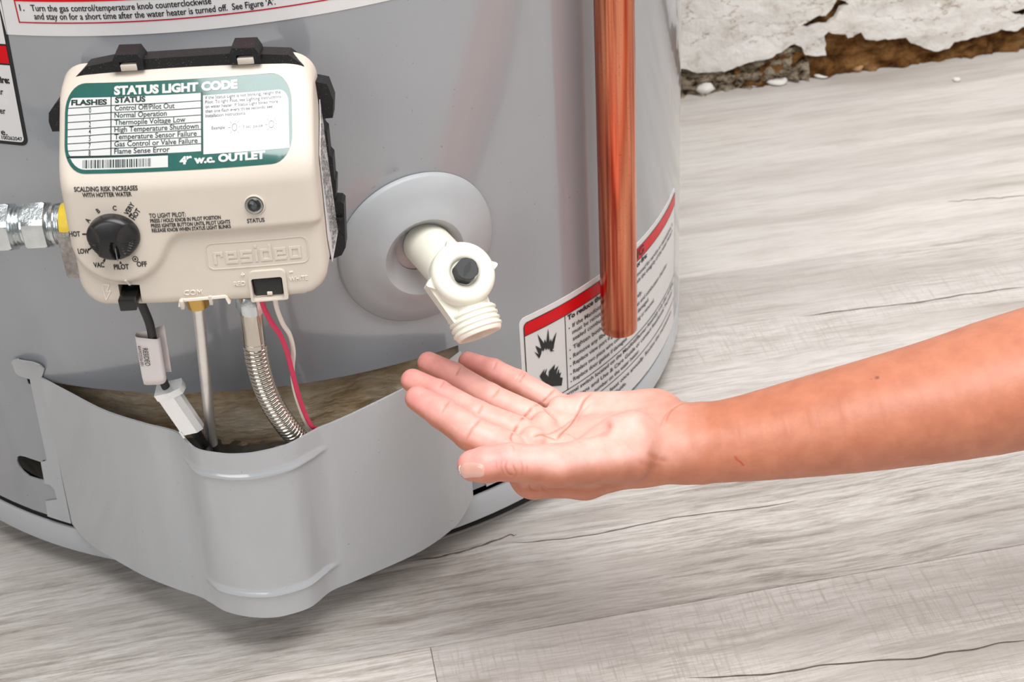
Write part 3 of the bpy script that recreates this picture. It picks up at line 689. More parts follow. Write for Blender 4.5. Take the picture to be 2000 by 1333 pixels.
# socket interiors
V_, F__ = box(VP(-0.037, -0.060, 0.066), Tt * 0.0062, Nn * 0.008, Zz * 0.0062, 0.0008); mk('igniter_socket', V_, F__, MT['black_gloss'], valve)
V_, F__ = box(VP(-0.0380, -0.0630, 0.0795), Tt * 0.0042, Nn * 0.0085, Zz * 0.0034, 0.0007); mk('igniter_plug', V_, F__, MT['black_gloss'], valve)
V_, F__ = box(VP(0.0314, -0.0602, 0.0745), Tt * 0.0072, Nn * 0.0075, Zz * 0.0052, 0.0008); plug = mk('thermopile_plug', V_, F__, MT['black_gloss'], valve)
V_, F__ = box(VP(0.0318, -0.0640, 0.0822), Tt * 0.0013, Nn * 0.0006, Zz * 0.0009, 0.0003); mk('latch', V_, F__, MT['beige_light'], plug)
V_, F__ = sheet(rrect(0.0226, -0.0667, 0.0410, -0.0508, (0.0010, 0.003, 0.003, 0.0010), 5), [rrect(0.0238, -0.0660, 0.0391, -0.0545, 0.0012, 3)], 0.0012, lambda u, w, d: VP(u, w, front(u, w) + 0.0016 - d), 0.003)
mk('socket_frame', V_, F__, MT['beige'], valve)
# raised ribs and marks moulded in the casing
def relief(name, polys, off=0.0006, th=0.0012, mat='beige_light', step=0.004, holes=None):
    b = MB()
    for i, pg in enumerate(polys): b.add(sheet(pg, (holes[i] if holes else ()), step, vf(off), th, grid=step < 0.004))
    return mk(name, *b.get(), MT[mat], valve, sharp=40)
lp = lambda pts, w: [line2(p, q, w) for p, q in zip(pts[:-1], pts[1:])]
relief('notch_lip', lp([(-0.0134, -0.0672), (-0.0124, -0.0640), (0.0104, -0.0632), (0.0116, -0.0670)], 0.0011), 0.0010, 0.004)
V_, F__ = box(VP(-0.0115, -0.0655, 0.083), Tt * 0.0009, Nn * 0.004, Zz * 0.0024, 0.0004); V2, F2 = box(VP(0.0025, -0.0650, 0.081), Tt * 0.0009, Nn * 0.004, Zz * 0.0026, 0.0004)
b = MB(); b.add((V_, F__)); b.add((V2, F2)); mk('notch_rib', *b.get(), MT['beige'], valve)
relief('moulded_rib', [line2((-0.0372, -0.0505), (-0.0362, -0.0550), 0.0010)], 0.0009, 0.003)
relief('bolt_symbol', lp([(-0.0500, -0.0548), (-0.0466, -0.0548), (-0.0486, -0.0584), (-0.0464, -0.0582), (-0.0496, -0.0628)], 0.00045) + lp([(-0.0500, -0.0548), (-0.0500, -0.0580), (-0.0496, -0.0628)], 0.0004), 0.0004, 0.001)
b = MB()
for s_, x0, x1, z_, c in (('COM', -0.0100, -0.0010, -0.0614, 0.0024), ('RED', 0.0151, 0.0208, -0.0580, 0.0020), ('WHITE', 0.0424, 0.0514, -0.0579, 0.0021), ('+', 0.0192, 0.0209, -0.0540, 0.0030)):
    mk('moulded_lettering', *text(s_, x0, x1, z_, c, vf(0.0003), 0.0, 0, 0.0, 0.06), MT['beige_light'], valve, smooth=False); continue
    b.add(text(s_, x0, x1, z_, c, vf(0.0003), 0.0, 0, 0.0, 0.06))
relief('moulded_minus', [line2((0.0428, -0.0532), (0.0446, -0.0531), 0.0005)], 0.0005, 0.001)
# moulded maker's name inside a rounded frame
def blk(*q): return [(x0, y0, x1, y1) for x0, y0, x1, y1 in q]
GL = {'r': (blk((0, 0, .2, 1), (.2, .8, .66, 1), (.48, .62, .66, .8)), .66), 'e': (blk((0, 0, .2, 1), (.2, .8, .8, 1), (.2, 0, .84, .2), (.6, .42, .8, .8), (.2, .42, .6, .56)), .86),
      's': (blk((0, .8, .84, 1), (0, .42, .2, .8), (.2, .42, .82, .58), (.62, .2, .82, .42), (0, 0, .82, .2)), .84), 'i': (blk((0, 0, .2, 1), (0, 1.16, .2, 1.34)), .2),
      'd': (blk((0, 0, .2, 1), (.2, .8, .62, 1), (.2, 0, .62, .2), (.62, 0, .82, 1.34)), .82), 'o': (blk((0, 0, .2, 1), (.2, .8, .62, 1), (.2, 0, .62, .2), (.62, 0, .82, 1)), .82)}
tot = sum(GL[c][1] for c in 'resideo') + 6 * 0.17; kx = (0.0497 - 0.0071) / tot; x = 0.0071; pol = []
for c in 'resideo':
    for (x0, y0, x1, y1) in GL[c][0]:
        pol.append([(x + x0 * kx, -0.0462 + y0 * 0.0061), (x + x1 * kx, -0.0462 + y0 * 0.0061), (x + x1 * kx, -0.0462 + y1 * 0.0061), (x + x0 * kx, -0.0462 + y1 * 0.0061)])
    x += (GL[c][1] + 0.17) * kx
relief('moulded_name', pol, 0.00045, 0.0012, 'beige')
fo = rrect(0.0034, -0.0490, 0.0534, -0.0352, 0.0035, 6); fi = rrect(0.0038, -0.0486, 0.0530, -0.0356, 0.0032, 6)
relief('moulded_frame', [fo], 0.00035, 0.001, 'beige', 0.004, [[fi]])
# printed panel lettering
b = MB(); f0 = vf(0.00025)
def vt(s_, x0, x1, z_, c, **k): b.add(text(s_, x0, x1, z_, c, f0, k.pop('bold', 0.028), **k))
vt('SCALDING RISK INCREASES', -0.0545, -0.0236, -0.0049, 0.0021); vt('WITH HOTTER WATER', -0.0509, -0.0269, -0.0077, 0.0021)
vt('TO LIGHT PILOT:', -0.0202, -0.0026, -0.0190, 0.0022, bold=0.02)
vt('PRESS / HOLD KNOB IN PILOT POSITION', -0.0201, 0.0140, -0.0214, 0.0018); vt('PRESS IGNITER BUTTON UNTIL PILOT LIGHTS', -0.0201, 0.0182, -0.0239, 0.0018); vt('RELEASE KNOB WHEN STATUS LIGHT BLINKS', -0.0201, 0.0182, -0.02625, 0.0018)
vt('STATUS', 0.0263, 0.0347, -0.0244, 0.0020, bold=0.02)
vt('HOT', -0.0610, -0.0555, -0.0275, 0.0025); vt('LOW', -0.0582, -0.0527, -0.0364, 0.0025); vt('VAC', -0.0517, -0.0464, -0.0436, 0.0025); vt('PILOT', -0.0418, -0.0343, -0.0448, 0.0025); vt('OFF', -0.0302, -0.0252, -0.0436, 0.0025)
for s_, x, z_, an in (('A', -0.0505, -0.0200, 55), ('B', -0.0446, -0.0152, 28), ('C', -0.0363, -0.0140, -5)): vt(s_, x, None, z_ + 0.0006, 0.0022, ang=rad(an), align='c')
for s_, x, z_ in (('VERY', -0.0292, -0.0143), ('HOT', -0.0266, -0.0171)): b.add(text(s_, x, None, z_ + 0.0003, 0.0023, f0, 0.028, rad(52), align='c'))
for p, q, w in (((-0.0545, -0.0264), (-0.0520, -0.0264), 0.0008), ((-0.0530, -0.0346), (-0.0508, -0.0332), 0.0008), ((-0.0464, -0.0408), (-0.0452, -0.0388), 0.0009), ((-0.0300, -0.0180), (-0.0284, -0.0163), 0.0009)):
    b.add(sheet(line2(p, q, w), [], 0.01, f0, 0, grid=False))
b.add(sheet([(-0.0388, -0.0420), (-0.0374, -0.0420), (-0.0381, -0.0405)], [], 0.01, f0, 0, grid=False))
b.add(sheet(circle(-0.0305, -0.0397, 0.0015, 20), [circle(-0.0305, -0.0397, 0.0011, 20)], 0.01, f0, 0, grid=False)); b.add(sheet(circle(-0.0305, -0.0397, 0.00055, 12), [], 0.01, f0, 0, grid=False))
mk('printed_lettering', *b.get(), MT['black_ink'], valve, smooth=False)
# green and white status label
V_, F__ = sheet(rrect(-0.0586, 0.0025, 0.0511, 0.0335, 0.0100, 8), [], 0.003, vf(0.0003), 0.0004); sl_ = mk('status_label', V_, F__, MT['green'], valve)
w0 = vf(0.00045); w1 = vf(0.0006)
inn = rrect(-0.0571, 0.0040, 0.0496, 0.0322, 0.0088, 8)
pa = [(min(x, 0.0076), min(max(y, 0.0088), 0.0286)) for x, y in inn]; pb = [(min(x, -0.0083), min(y, 0.0080)) for x, y in inn]; pc = rrect(0.0087, 0.0077, 0.0496, 0.0277, (0, 0.0045, 0, 0), 6)
def dedup(pg):
    o = []
    for p in pg:
        if not o or math.dist(p, o[-1]) > 1e-6: o.append(p)
    return o[:-1] if math.dist(o[0], o[-1]) < 1e-6 else o
b = MB()
for pg in (pa, pb, pc): b.add(sheet(dedup(pg), [], 0.004, w0, 0))
b.add(text('STATUS LIGHT CODE', -0.0345, 0.0253, 0.0295, 0.0027, w1, 0.055)); b.add(text('4\u201d w.c. OUTLET', -0.0027, 0.0381, 0.0049, 0.0024, w1, 0.055))
mk('white_print', *b.get(), MT['valve_white'], sl_, smooth=False)
b = MB()
def dk(x0, z0, x1, z1, w): b.add(sheet(line2((x0, z0), (x1, z1), w), [], 0.004, w1, 0, grid=False))
dk(-0.0359, 0.0287, -0.0358, 0.0086, 0.0005); dk(0.0081, 0.0290, 0.0081, 0.0080, 0.0005); dk(-0.0571, 0.0084, -0.0083, 0.0087, 0.0005)
for i in range(7):
    dk(-0.0571, 0.0251 - 0.00243 * i, -0.0359, 0.0258 - 0.00243 * i, 0.00026); dk(-0.0359, 0.0258 - 0.00243 * i, 0.0081, 0.0260 - 0.00243 * i, 0.00026)
for i, s_ in enumerate('0124578'): b.add(text(s_, -0.0462, None, 0.02435 - 0.00243 * i, 0.00170, w1, 0.016, align='c'))
b.add(text('FLASHES', -0.0555, -0.0379, 0.0262, 0.0017, w1, 0.045)); b.add(text('STATUS', -0.0340, -0.0191, 0.0267, 0.0018, w1, 0.045))
for i, (s_, x1) in enumerate((('Control Off/Pilot Out', -0.0050), ('Normal Operation', -0.0088), ('Thermopile Voltage Low', 0.0002), ('High Temperature Shutdown', 0.0065), ('Temperature Sensor Failure', 0.0056), ('Gas Control or Valve Failure', 0.0060), ('Flame Sense Error', -0.0074))):
    b.add(text(s_, -0.0342, x1, 0.0240 - 0.00245 * i, 0.00172, w1, 0.016))
for i, (s_, x1) in enumerate((('If the Status Light is not blinking, relight the', 0.0460), ('Pilot. To light Pilot, see Lighting Instructions', 0.0462), ('on water heater. If Status Light blinks more', 0.0446), ('than one flash every three seconds, see', 0.0420), ('Installation Instructions.', 0.0293))):
    b.add(text(s_, 0.0098, x1, 0.02640 - 0.00155 * i, 0.0011, w1, 0.010))
b.add(text('Example:', 0.0128, 0.0195, 0.0159, 0.0011, w1)); b.add(text('3 sec. pause', 0.0276, 0.0372, 0.0156, 0.0011, w1))
for cx in (0.0237, 0.0413):
    b.add(sheet(circle(cx, 0.0162, 0.0013, 18), [circle(cx, 0.0162, 0.0011, 18)], 0.01, w1, 0, grid=False))
    for k in range(8): dk(cx + 0.0017 * math.cos(k * math.pi / 4), 0.0162 + 0.0017 * math.sin(k * math.pi / 4), cx + 0.0030 * math.cos(k * math.pi / 4), 0.0162 + 0.0030 * math.sin(k * math.pi / 4), 0.00014)
x = -0.0495; rb = random.Random(3)
while x < -0.0168:
    w = rb.choice([0.00025, 0.00025, 0.0005, 0.0007]); b.add(sheet([(x, 0.0046), (x + w, 0.0046), (x + w, 0.0074), (x, 0.0074)], [], 0.01, w1, 0, grid=False)); x += w + rb.choice([0.0003, 0.0003, 0.0006])
mk('dark_print', *b.get(), MT['dark_green'], sl_, smooth=False)
# dial
ew = Zz * math.cos(rad(10)) - Nn * math.sin(rad(10)); kn = Nn * math.cos(rad(10)) + Zz * math.sin(rad(10))
KC = VP(-0.0389, -0.0272, front(-0.0389, -0.0272)); KR = 0.0128
def ell(a, b_, cx, cy, rx, ry): return ((a - cx) / rx) ** 2 + ((b_ - cy) / ry) ** 2
def knob_h(a, b_):
    r = math.hypot(a, b_); h = 0.0086 - 10 * r * r
    e = KR - r
    if e < 0.0028: h -= 0.0028 - math.sqrt(max(0, 0.0028 ** 2 - (0.0028 - e) ** 2))
    for cx, rx in ((-0.0094, 0.0047), (0.0090, 0.0055)):
        q = ell(a - 0.03 * b_, b_, cx, -0.0012, rx, 0.0096)
        if q < 1:
            h -= 0.0032 * (1 - q) ** 0.6
            if b_ < -0.0025: h += 0.0002 * math.sin((b_ + a * 0.15) / 0.00135 * 2 * math.pi) * min(1, (1 - q) * 3)
    q = ell(a - 0.0008 + 0.05 * b_, b_, 0.0, -0.0066, 0.0021, 0.0062)
    if q < 1: h -= 0.0030 * (1 - q ** 3)
    return h
def kmap(a, b_, d): return KC + Tt * a + ew * b_ * 0.87 + kn * (knob_h(a, b_) if d == 0 else -0.001)
V_, F__ = sheet(circle(0, 0, KR, 72), [], 0.00042, kmap, 0.01); dial = mk('dial', V_, F__, MT['knob'], valve, sharp=60)
V_, F__ = box(KC + Tt * 0.0012 - ew * 0.0078 + kn * 0.0056, Tt * 0.00022 + ew * 0.0, ew * 0.0034, kn * 0.0008, 0.0001); mk('pointer_mark', V_, F__, plain('grey_pointer_ink', (0.20, 0.20, 0.20, 1), 0.4), dial)
# status light
LC = VP(0.0308, -0.0157, front(0.0308, -0.0157))
V_, F__ = lathe([(-0.001, 0.0052), (0.0006, 0.0051), (0.0008, 0.0046), (-0.0005, 0.0044)], LC, kn, 36); led = mk('status_light', V_, F__, MT['beige'], valve)
V_, F__ = lathe([(0.0003, 0.0043), (0.0003, 0.0002)], LC, kn, 32); mk('lamp_well', V_, F__, plain('lamp_well', (0.03, 0.03, 0.03, 1), 0.25), led)
V_, F__ = lathe([(0.0006, 0.0042), (0.0004, 0.0029), (0.00035, 0.0028)], LC, kn, 32, cap0=False, cap1=False); mk('lens_reflection', V_, F__, plain('painted_lens_reflection', (0.55, 0.53, 0.50, 1), 0.3), led)  # pale ring painted in place of the light reflected inside the lens
V_, F__ = lathe([(0.0004, 0.0014), (0.0018, 0.0014), (0.0024, 0.0009), (0.0025, 0.0001)], LC, kn, 20); mk('diode', V_, F__, plain('grey_diode', (0.10, 0.11, 0.12, 1), 0.2), led)
V_, F__ = lathe([(0.0007, 0.0043)] + [(0.0007 + 0.0024 * math.sin(a_ * math.pi / 16), 0.0043 * math.cos(a_ * math.pi / 16)) for a_ in range(1, 9)][:-1] + [(0.0031, 0.0001)], LC, kn, 32); mk('lens', V_, F__, MT['clear'], led)
# black back shell with clips and lugs
bp_ = [(-.0610, .0255), (-.0550, .0345), (-.0475, .0405), (-.0345, .0425), (.0240, .0430), (.0505, .0405), (.0570, .0345), (.0595, .0262), (.0672, .0240), (.0692, .0150), (.0678, .0056), (.0614, .0053), (.0628, -.0005), (.0640, -.0020), (.0636, -.0150), (.0650, -.0170), (.0644, -.0290), (.0652, -.0300), (.0640, -.0400), (.0598, -.0414), (.0664, -.0424), (.0676, -.0440), (.0655, -.0700), (.0630, -.0745), (.0575, -.0767), (.0530, -.0765), (.0530, -.0450), (-.0590, -.0450), (-.0605, .0065), (-.0716, .0067), (-.0722, .0120), (-.0711, .0169), (-.0670, .0215)]
V_, F__ = sheet(bp_, [], 0.004, lambda u, w, d: VP(u * (1 + 0.0 * d), w - d * 0.10, 0.0335 - d), 0.011); shell = mk('back_shell', V_, F__, MT['black'], valve, sharp=30)
for cx in (-0.0265, 0.0300):
    V_, F__ = sheet([(cx - 0.0078, 0.0385), (cx - 0.0078, 0.0428), (cx - 0.0056, 0.0468), (cx + 0.0052, 0.0466), (cx + 0.0072, 0.0425), (cx + 0.0072, 0.0385)], [[(cx - 0.0042, 0.0392), (cx + 0.0040, 0.0392), (cx + 0.0040, 0.0430), (cx - 0.0042, 0.0430)]], 0.003, lambda u, w, d: VP(u, w, 0.0362 - d), 0.012)
    mk('clip', V_, F__, MT['black'], shell, sharp=30)
    V_, F__ = box(VP(cx, 0.0398, 0.0335), Tt * 0.0040, Nn * 0.0030, Zz * 0.0016, 0.0004); mk('casing_tab', V_, F__, MT['beige'], valve)
V_, F__ = box(VP(0.0628, -0.0515, 0.0345), Tt * 0.0035, Nn * 0.0010, Zz * 0.0003, 0.0001); V2, F2 = lathe([(0, 0.0028), (0.0008, 0.0027), (0.0009, 0.0023), (0.0009, 0.0001)], VP(0.0622, -0.0625, 0.0332), Nn, 20)
b = MB(); b.add((V_, F__)); b.add((V2, F2)); mk('lug_boss', *b.get(), MT['black'], shell)
# bare casting behind the casing, seated on the tank
V_, F__ = box(VP(-0.0085, -0.0165, 0.0152), Tt * 0.055, Nn * 0.0148, Zz * 0.045, 0.003); b = MB(); b.add((V_, F__))
b.add(box(VP(-0.0690, -0.0545, 0.040), Tt * 0.0075, Nn * 0.013, Zz * 0.0135, 0.0015)); b.add(box(VP(-0.060, -0.048, 0.034), Tt * 0.010, Nn * 0.012, Zz * 0.016, 0.0015))
mk('casting', *b.get(), MT['cast'], valve)
# rating sticker on the right flank
sp_ = [(0.0330, 0.0165), (0.0400, 0.0085), (0.0560, -0.0030), (0.0660, -0.0450), (0.0630, -0.0600), (0.0330, -0.0600)]
fmS = lambda n_, w, d: VP(0.0612 * 1.012 + 0.0008 + (0.0330 - n_) * 0.022 - d, w, n_)
V_, F__ = sheet(sp_[::-1], [], 0.01, fmS, 0.0003, grid=False); stk = mk('rating_sticker', V_, F__, MT['white_label'], valve, smooth=False)
b = MB(); rb = random.Random(5)
for k in range(17):
    n0_ = 0.0355 + 0.0015 * k; w_ = 0.012 - max(0, (n0_ - 0.036)) * 0.85; 
    while w_ > -0.056:
        L = rb.uniform(0.0008, 0.0035)
        if rb.random() < 0.8 and (n0_ < 0.058): b.add(sheet([(n0_, w_ - L), (n0_, w_), (n0_ + 0.0007, w_), (n0_ + 0.0007, w_ - L)], [], 0.05, lambda n_, w, d: VP(0.0612 * 1.012 + 0.00115 + (0.0330 - n_) * 0.022, w, n_), 0, grid=False))
        w_ -= L + 0.0006
mk('fine_print', *b.get(), MT['black_ink'], stk, smooth=False)
# brass pilot nut and steel hose nut under the body
def hexr(rc):
    ra = rc * math.cos(math.pi / 6)
    return lambda r, t, h: min(r, ra / math.cos((t % (math.pi / 3)) - math.pi / 6))
pn_ = at_y(384, 583, -0.352)
V_, F__ = lathe([(-0.006, 0.0056), (0.0, 0.0066), (0.001, 0.0072), (0.0095, 0.0072), (0.0105, 0.0066)], pn_ + Zz * (0.0015), (0, 0, 1), 48, rfun=hexr(0.0072)); mk('pilot_nut', V_, F__, MT['brass'], valve)

# ------------------------------------------------------------------ pipes and wires under the valve
gl = [at_y(387, 600, -0.352), at_y(395, 680, -0.348), at_y(403, 760, -0.343), at_y(411, 835, -0.337), at_y(418, 890, -0.332), at_y(425, 950, -0.322), at_y(428, 985, -0.300)]
gs = spline(gl, 60); pt = empty('pilot_gas_tube', gl[-1], 'thin straight aluminium tube with blackened lower end below the brass nut', 'tube')
mk('tube', *tube(gs[:36], 0.0031, 18), MT['alu'], pt)
mk('blackened_end', *tube(gs[35:], 0.00325, 18), plain('blackened_tube', (0.035, 0.034, 0.034, 1), 0.3, 0.6, var=0.3), pt)
hp = [at_y(489, 583, -0.354), at_y(492, 620, -0.354), at_y(496, 655, -0.353), at_y(500, 690, -0.352), at_y(507, 725, -0.350), at_y(520, 765, -0.347), at_y(538, 800, -0.344), at_y(560, 832, -0.340), at_y(588, 865, -0.334), at_y(615, 895, -0.326), at_y(640, 925, -0.312)]
hose = empty('corrugated_gas_hose', hp[-1], 'ribbed stainless steel hose curving from the valve into the cover', 'hose')
hs = spline(hp, 900); dd = np.concatenate([[0], np.cumsum(np.linalg.norm(np.diff(hs, axis=0), axis=1))]); i0 = int(np.searchsorted(dd, 0.0275))
V_, F__ = tube(hs[i0::1], [0.0047 + 0.0017 * abs(math.sin((s_ - dd[i0]) / 0.0029 * math.pi)) ** 0.6 if s_ - dd[i0] > 0.003 else 0.0060 for s_ in dd[i0::1]], 24); mk('ribbed_tube', V_, F__, MT['steel'], hose, sharp=0)
i1 = int(np.searchsorted(dd, 0.006)); V_, F__ = tube(hs[i1:i0 + 4:6], 0.0059, 28); mk('sleeve', V_, F__, MT['steel'], hose)
axh = hs[i1] - hs[0]; V_, F__ = lathe([(-0.003, 0.0060), (0.0, 0.0078), (0.006, 0.0078), (0.0075, 0.0068)], hs[0], axh, 48, rfun=hexr(0.0078)); mk('hex_nut', V_, F__, MT['zinc'], hose)
rw = [at_y(509, 575, -0.372), at_y(515, 600, -0.372), at_y(530, 630, -0.370), at_y(548, 656, -0.367), at_y(561, 690, -0.363), at_y(572, 732, -0.358), at_y(585, 780, -0.351), at_y(600, 818, -0.344), at_y(611, 835, -0.340), at_y(622, 839, -0.333), at_y(640, 838, -0.322)]
tag(mk('red_wire', *tube(spline(rw, 70), 0.00135, 12), MT['red_wire'], loc=rw[-1]), 'red sleeved wire hanging from the black plug on the valve', 'wire')
ww = [at_y(536, 572, -0.371), at_y(540, 600, -0.370), at_y(552, 632, -0.367), at_y(566, 655, -0.363), at_y(573, 688, -0.3575), at_y(571, 722, -0.3535), at_y(575, 760, -0.348), at_y(587, 800, -0.342), at_y(600, 830, -0.337), at_y(612, 850, -0.332), at_y(630, 870, -0.322)]
tag(mk('white_wire', *tube(spline(ww, 70), 0.00125, 12), MT['white_wire'], loc=ww[-1]), 'white sleeved wire twisting behind the red one beside the ribbed hose', 'wire')
cb = empty('igniter_cable', at_y(412, 890, -0.330), 'black igniter cable with white paper tag and translucent connector', 'cable')
c1 = [at_y(268, 575, -0.366), at_y(280, 602, -0.364), at_y(292, 632, -0.361), at_y(299, 665, -0.358), at_y(308, 705, -0.355), at_y(318, 742, -0.352), at_y(328, 765, -0.350)]
mk('cable', *tube(spline(c1, 40), 0.0023, 14), MT['black_wire'], cb)
c2 = [at_y(375, 835, -0.345), at_y(388, 853, -0.343), at_y(396, 865, -0.341), at_y(403, 874, -0.3385), at_y(407, 888, -0.342), at_y(400, 930, -0.342)]
mk('cable', *tube(spline(c2, 40), [0.0026 + 0.0003 * math.sin(k * 0.3) for k in range(40)], 14), MT['black_wire'], cb)
p1, p2 = at_y(324, 757, -0.351), at_y(378, 836, -0.346); axc = (p2 - p1); Lc = np.linalg.norm(axc); axc /= Lc
e1 = RT - axc * (RT @ axc); e1 /= np.linalg.norm(e1); e2 = np.cross(axc, e1)
if e2 @ F_ > 0: e2 = -e2
def ext(poly, s0, s1): return sheet(poly, [], 0.02, lambda x, y, d: p1 + axc * (s0 + d) + e1 * x + e2 * y, s1 - s0, grid=False)
b = MB(); b.add(ext([(-0.0058, -0.004), (0.0044, -0.004), (0.0062, -0.001), (0.0062, 0.0025), (0.0030, 0.0045), (-0.0058, 0.0045)], 0.001, Lc)); mk('connector', *b.get(), MT['milky'], cb, sharp=30)
b = MB(); b.add(ext([(-0.0062, -0.0045), (0.0085, -0.0045), (0.0095, -0.001), (0.0085, 0.003), (0.0030, 0.0050), (-0.0062, 0.0050)], 0.0, 0.0045)); mk('connector_latch', *ext([(-0.0062, -0.002), (-0.0050, -0.002), (-0.0050, 0.0050), (-0.0062, 0.0050)], Lc - 0.004, Lc + 0.0015), MT['milky'], cb, sharp=30); mk('connector_collar', *b.get(), MT['milky'], cb, sharp=30)
q1, q2 = at_y(291, 656, -0.3575), at_y(305, 742, -0.3535); axt = q2 - q1; Lt = np.linalg.norm(axt); axt /= Lt
f1 = RT - axt * (RT @ axt); f1 /= np.linalg.norm(f1); f2 = np.cross(axt, f1)
if f2 @ F_ > 0: f2 = -f2     # f2 points at the viewer's side
prof = [(0.0080, -0.0034), (0.0030, -0.0030), (-0.0030, -0.0026), (-0.0062, -0.0015), (-0.0070, 0.0008), (-0.0060, 0.0027), (-0.0020, 0.0033), (0.0030, 0.0036), (0.0052, 0.0030), (0.0060, 0.0012)]
ps = spline(prof, 40); P = []
for i, (x, y) in enumerate(ps):
    lo = -0.0012 * math.sin(i / 39 * 3.0) - (0.0050 if i < 8 else 0.0) * (1 - i / 8 if i < 8 else 0); hi = Lt + (0.0012 if i > 20 else -0.003) - 0.003 * max(0, (i - 24) / 15)
    P.append([p for p in [q1 + axt * (lo + (hi - lo) * k / 8) + f1 * x + f2 * y for k in range(9)]])
P = A(P)
Nt = np.cross(np.gradient(P, axis=0), np.gradient(P, axis=1))
if Nt[28, 4] @ F_ > 0: P = P[:, ::-1]
V_, F__ = grid_shell(P, 0.0002); tg = mk('paper_tag', V_, F__, MT['tag'], cb, sharp=0)
def tagmap(x, y, d): return q1 + axt * x + f1 * y + f2 * (0.00385)
def tagtext(s_, along0, along1, across, cap):
    V, F = text(s_, along0, along1, 0, cap, lambda x, y, d: (x, y, 0), 0.006)
    out = [q1 + axt * v[0] + f1 * (across + v[1]) + f2 * (0.00405 - 0.10 * max(0, -(across + v[1]) - 0.0025)) for v in V]
    return A(out), F
b = MB(); b.add(tagtext('RESIDEO', 0.0055, 0.0180, -0.0034, 0.0026)); b.add(tagtext('4W922556-001', 0.0040, 0.0185, -0.0059, 0.0016)); mk('lettering', *b.get(), MT['black_ink'], tg, smooth=False)

# gas union on the left of the valve
ug = empty('gas_supply_union', VP(-0.12, -0.055, 0.04), 'zinc plated gas supply union with hex nuts screwed into the valve', 'pipe fitting')
AX = -Tt; OG = VP(-0.068, -0.0425, 0.040)
def fit(name, prof, mat, hexc=None):
    V, F = lathe(prof, OG, AX, 48, rfun=hexr(hexc) if hexc else None); return mk(name, V, F, MT[mat], ug, sharp=25)
fit('thread_tape', [(0.0, 0.0104), (0.0015, 0.0112), (0.0045, 0.0113), (0.0070, 0.0107), (0.0072, 0.009)], 'yellow')
fit('threaded_end', [(0.0065, 0.0098)] + [q for k in range(3) for q in ((0.0072 + k * 0.0011, 0.0107), (0.0078 + k * 0.0011, 0.0099))] + [(0.0108, 0.0106), (0.0125, 0.0103), (0.0132, 0.0092), (0.0152, 0.0092)], 'zinc')
fit('hex_body', [(0.0140, 0.0108), (0.0146, 0.0126), (0.0155, 0.0132), (0.0245, 0.0132), (0.0254, 0.0126), (0.0262, 0.0105)], 'zinc', 0.0132)
fit('union_neck', [(0.0255, 0.0092), (0.0275, 0.0092), (0.0282, 0.0101), (0.0290, 0.0095), (0.0298, 0.0104), (0.0306, 0.0096), (0.0314, 0.0105), (0.0330, 0.0098)], 'zinc')
fit('union_nut', [(0.0320, 0.0100), (0.0328, 0.0128), (0.0345, 0.0136), (0.060, 0.0136), (0.062, 0.0128)], 'zinc', 0.0136)
fit('supply_pipe', [(0.058, 0.0090), (0.20, 0.0090)], 'zinc')

# ------------------------------------------------------------------ drain valve and copper pipe
def rad_dir(deg): t = rad(deg); return A([math.sin(t), -math.cos(t), 0])
fl = empty('drain_escutcheon', rad_dir(22.9) * R + Zz * 0.2345, 'round grey plastic collar ring on the tank around the drain valve', 'collar')
V_ = []; F__ = []
fpr = [(0.0003, 0.0462), (0.0004, 0.0474), (0.0020, 0.0472), (0.0034, 0.0460), (0.0064, 0.0370), (0.0095, 0.0290), (0.0116, 0.0250), (0.0118, 0.0238), (0.0106, 0.0228), (0.0060, 0.0188), (0.0016, 0.0152), (0.0006, 0.0137)]
for h_, r_ in fpr:
    for k in range(96):
        t = 2 * math.pi * k / 96; q = cyls(rad(22.9) * R + r_ * math.cos(t), 0.2345 + r_ * math.sin(t), 0.0); fl_t = rad_dir(22.9)
        sag = R - q @ fl_t; V_.append(q + fl_t * (h_ + max(0, sag - 0.0035) * 0 + sag * max(0, 1 - h_ / 0.008)  * 0 ))
for i in range(len(fpr) - 1):
    for k in range(96): F__.append([i * 96 + k, i * 96 + (k + 1) % 96, (i + 1) * 96 + (k + 1) % 96, (i + 1) * 96 + k])
mk('collar_ring', V_, F__, MT['flange'], fl, sharp=35)
DN = rad_dir(23.75); EL = rad(46); OD = DN * (R + 0.047) + Zz * 0.2385
SA = DN * math.cos(EL) + Zz * math.sin(EL); SQ = DN * math.sin(EL) - Zz * math.cos(EL)
dr = empty('drain_valve', OD - Zz * 0.03, 'cream plastic drain valve with black stem and threaded spout', 'valve')
V_, F__ = lathe([(0.0004, 0.0133), (0.040, 0.0133), (0.046, 0.0128), (0.050, 0.0110)], DN * R + Zz * 0.2370, OD - (DN * R + Zz * 0.2370), 48); mk('inlet_pipe', V_, F__, MT['nylon'], dr)
V_, F__ = lathe([(-0.010, 0.0100), (-0.006, 0.0145), (0.0, 0.0168), (0.006, 0.0176), (0.0108, 0.0177), (0.0130, 0.0170), (0.0144, 0.0155), (0.0148, 0.0135), (0.0147, 0.0095), (0.0140, 0.0080), (0.0115, 0.0072)], OD, SA, 64); mk('bonnet', V_, F__, MT['nylon'], dr, sharp=50)
xs, ys, _ = frame(SA, Zz)
pg = []
for k in range(120):
    t = 2 * math.pi * k / 120; pg.append((math.cos(t), math.sin(t), 0.0176 + 0.0036 * max(0, math.cos(4 * t)) ** 10))
V_, F__ = sheet([(c * r, s_ * r) for c, s_, r in pg], [], 0.003, lambda x, y, d: OD + SA * (0.0088 - d) + xs * x + ys * y, 0.0055); mk('corner_plate', V_, F__, MT['nylon'], dr, sharp=40)
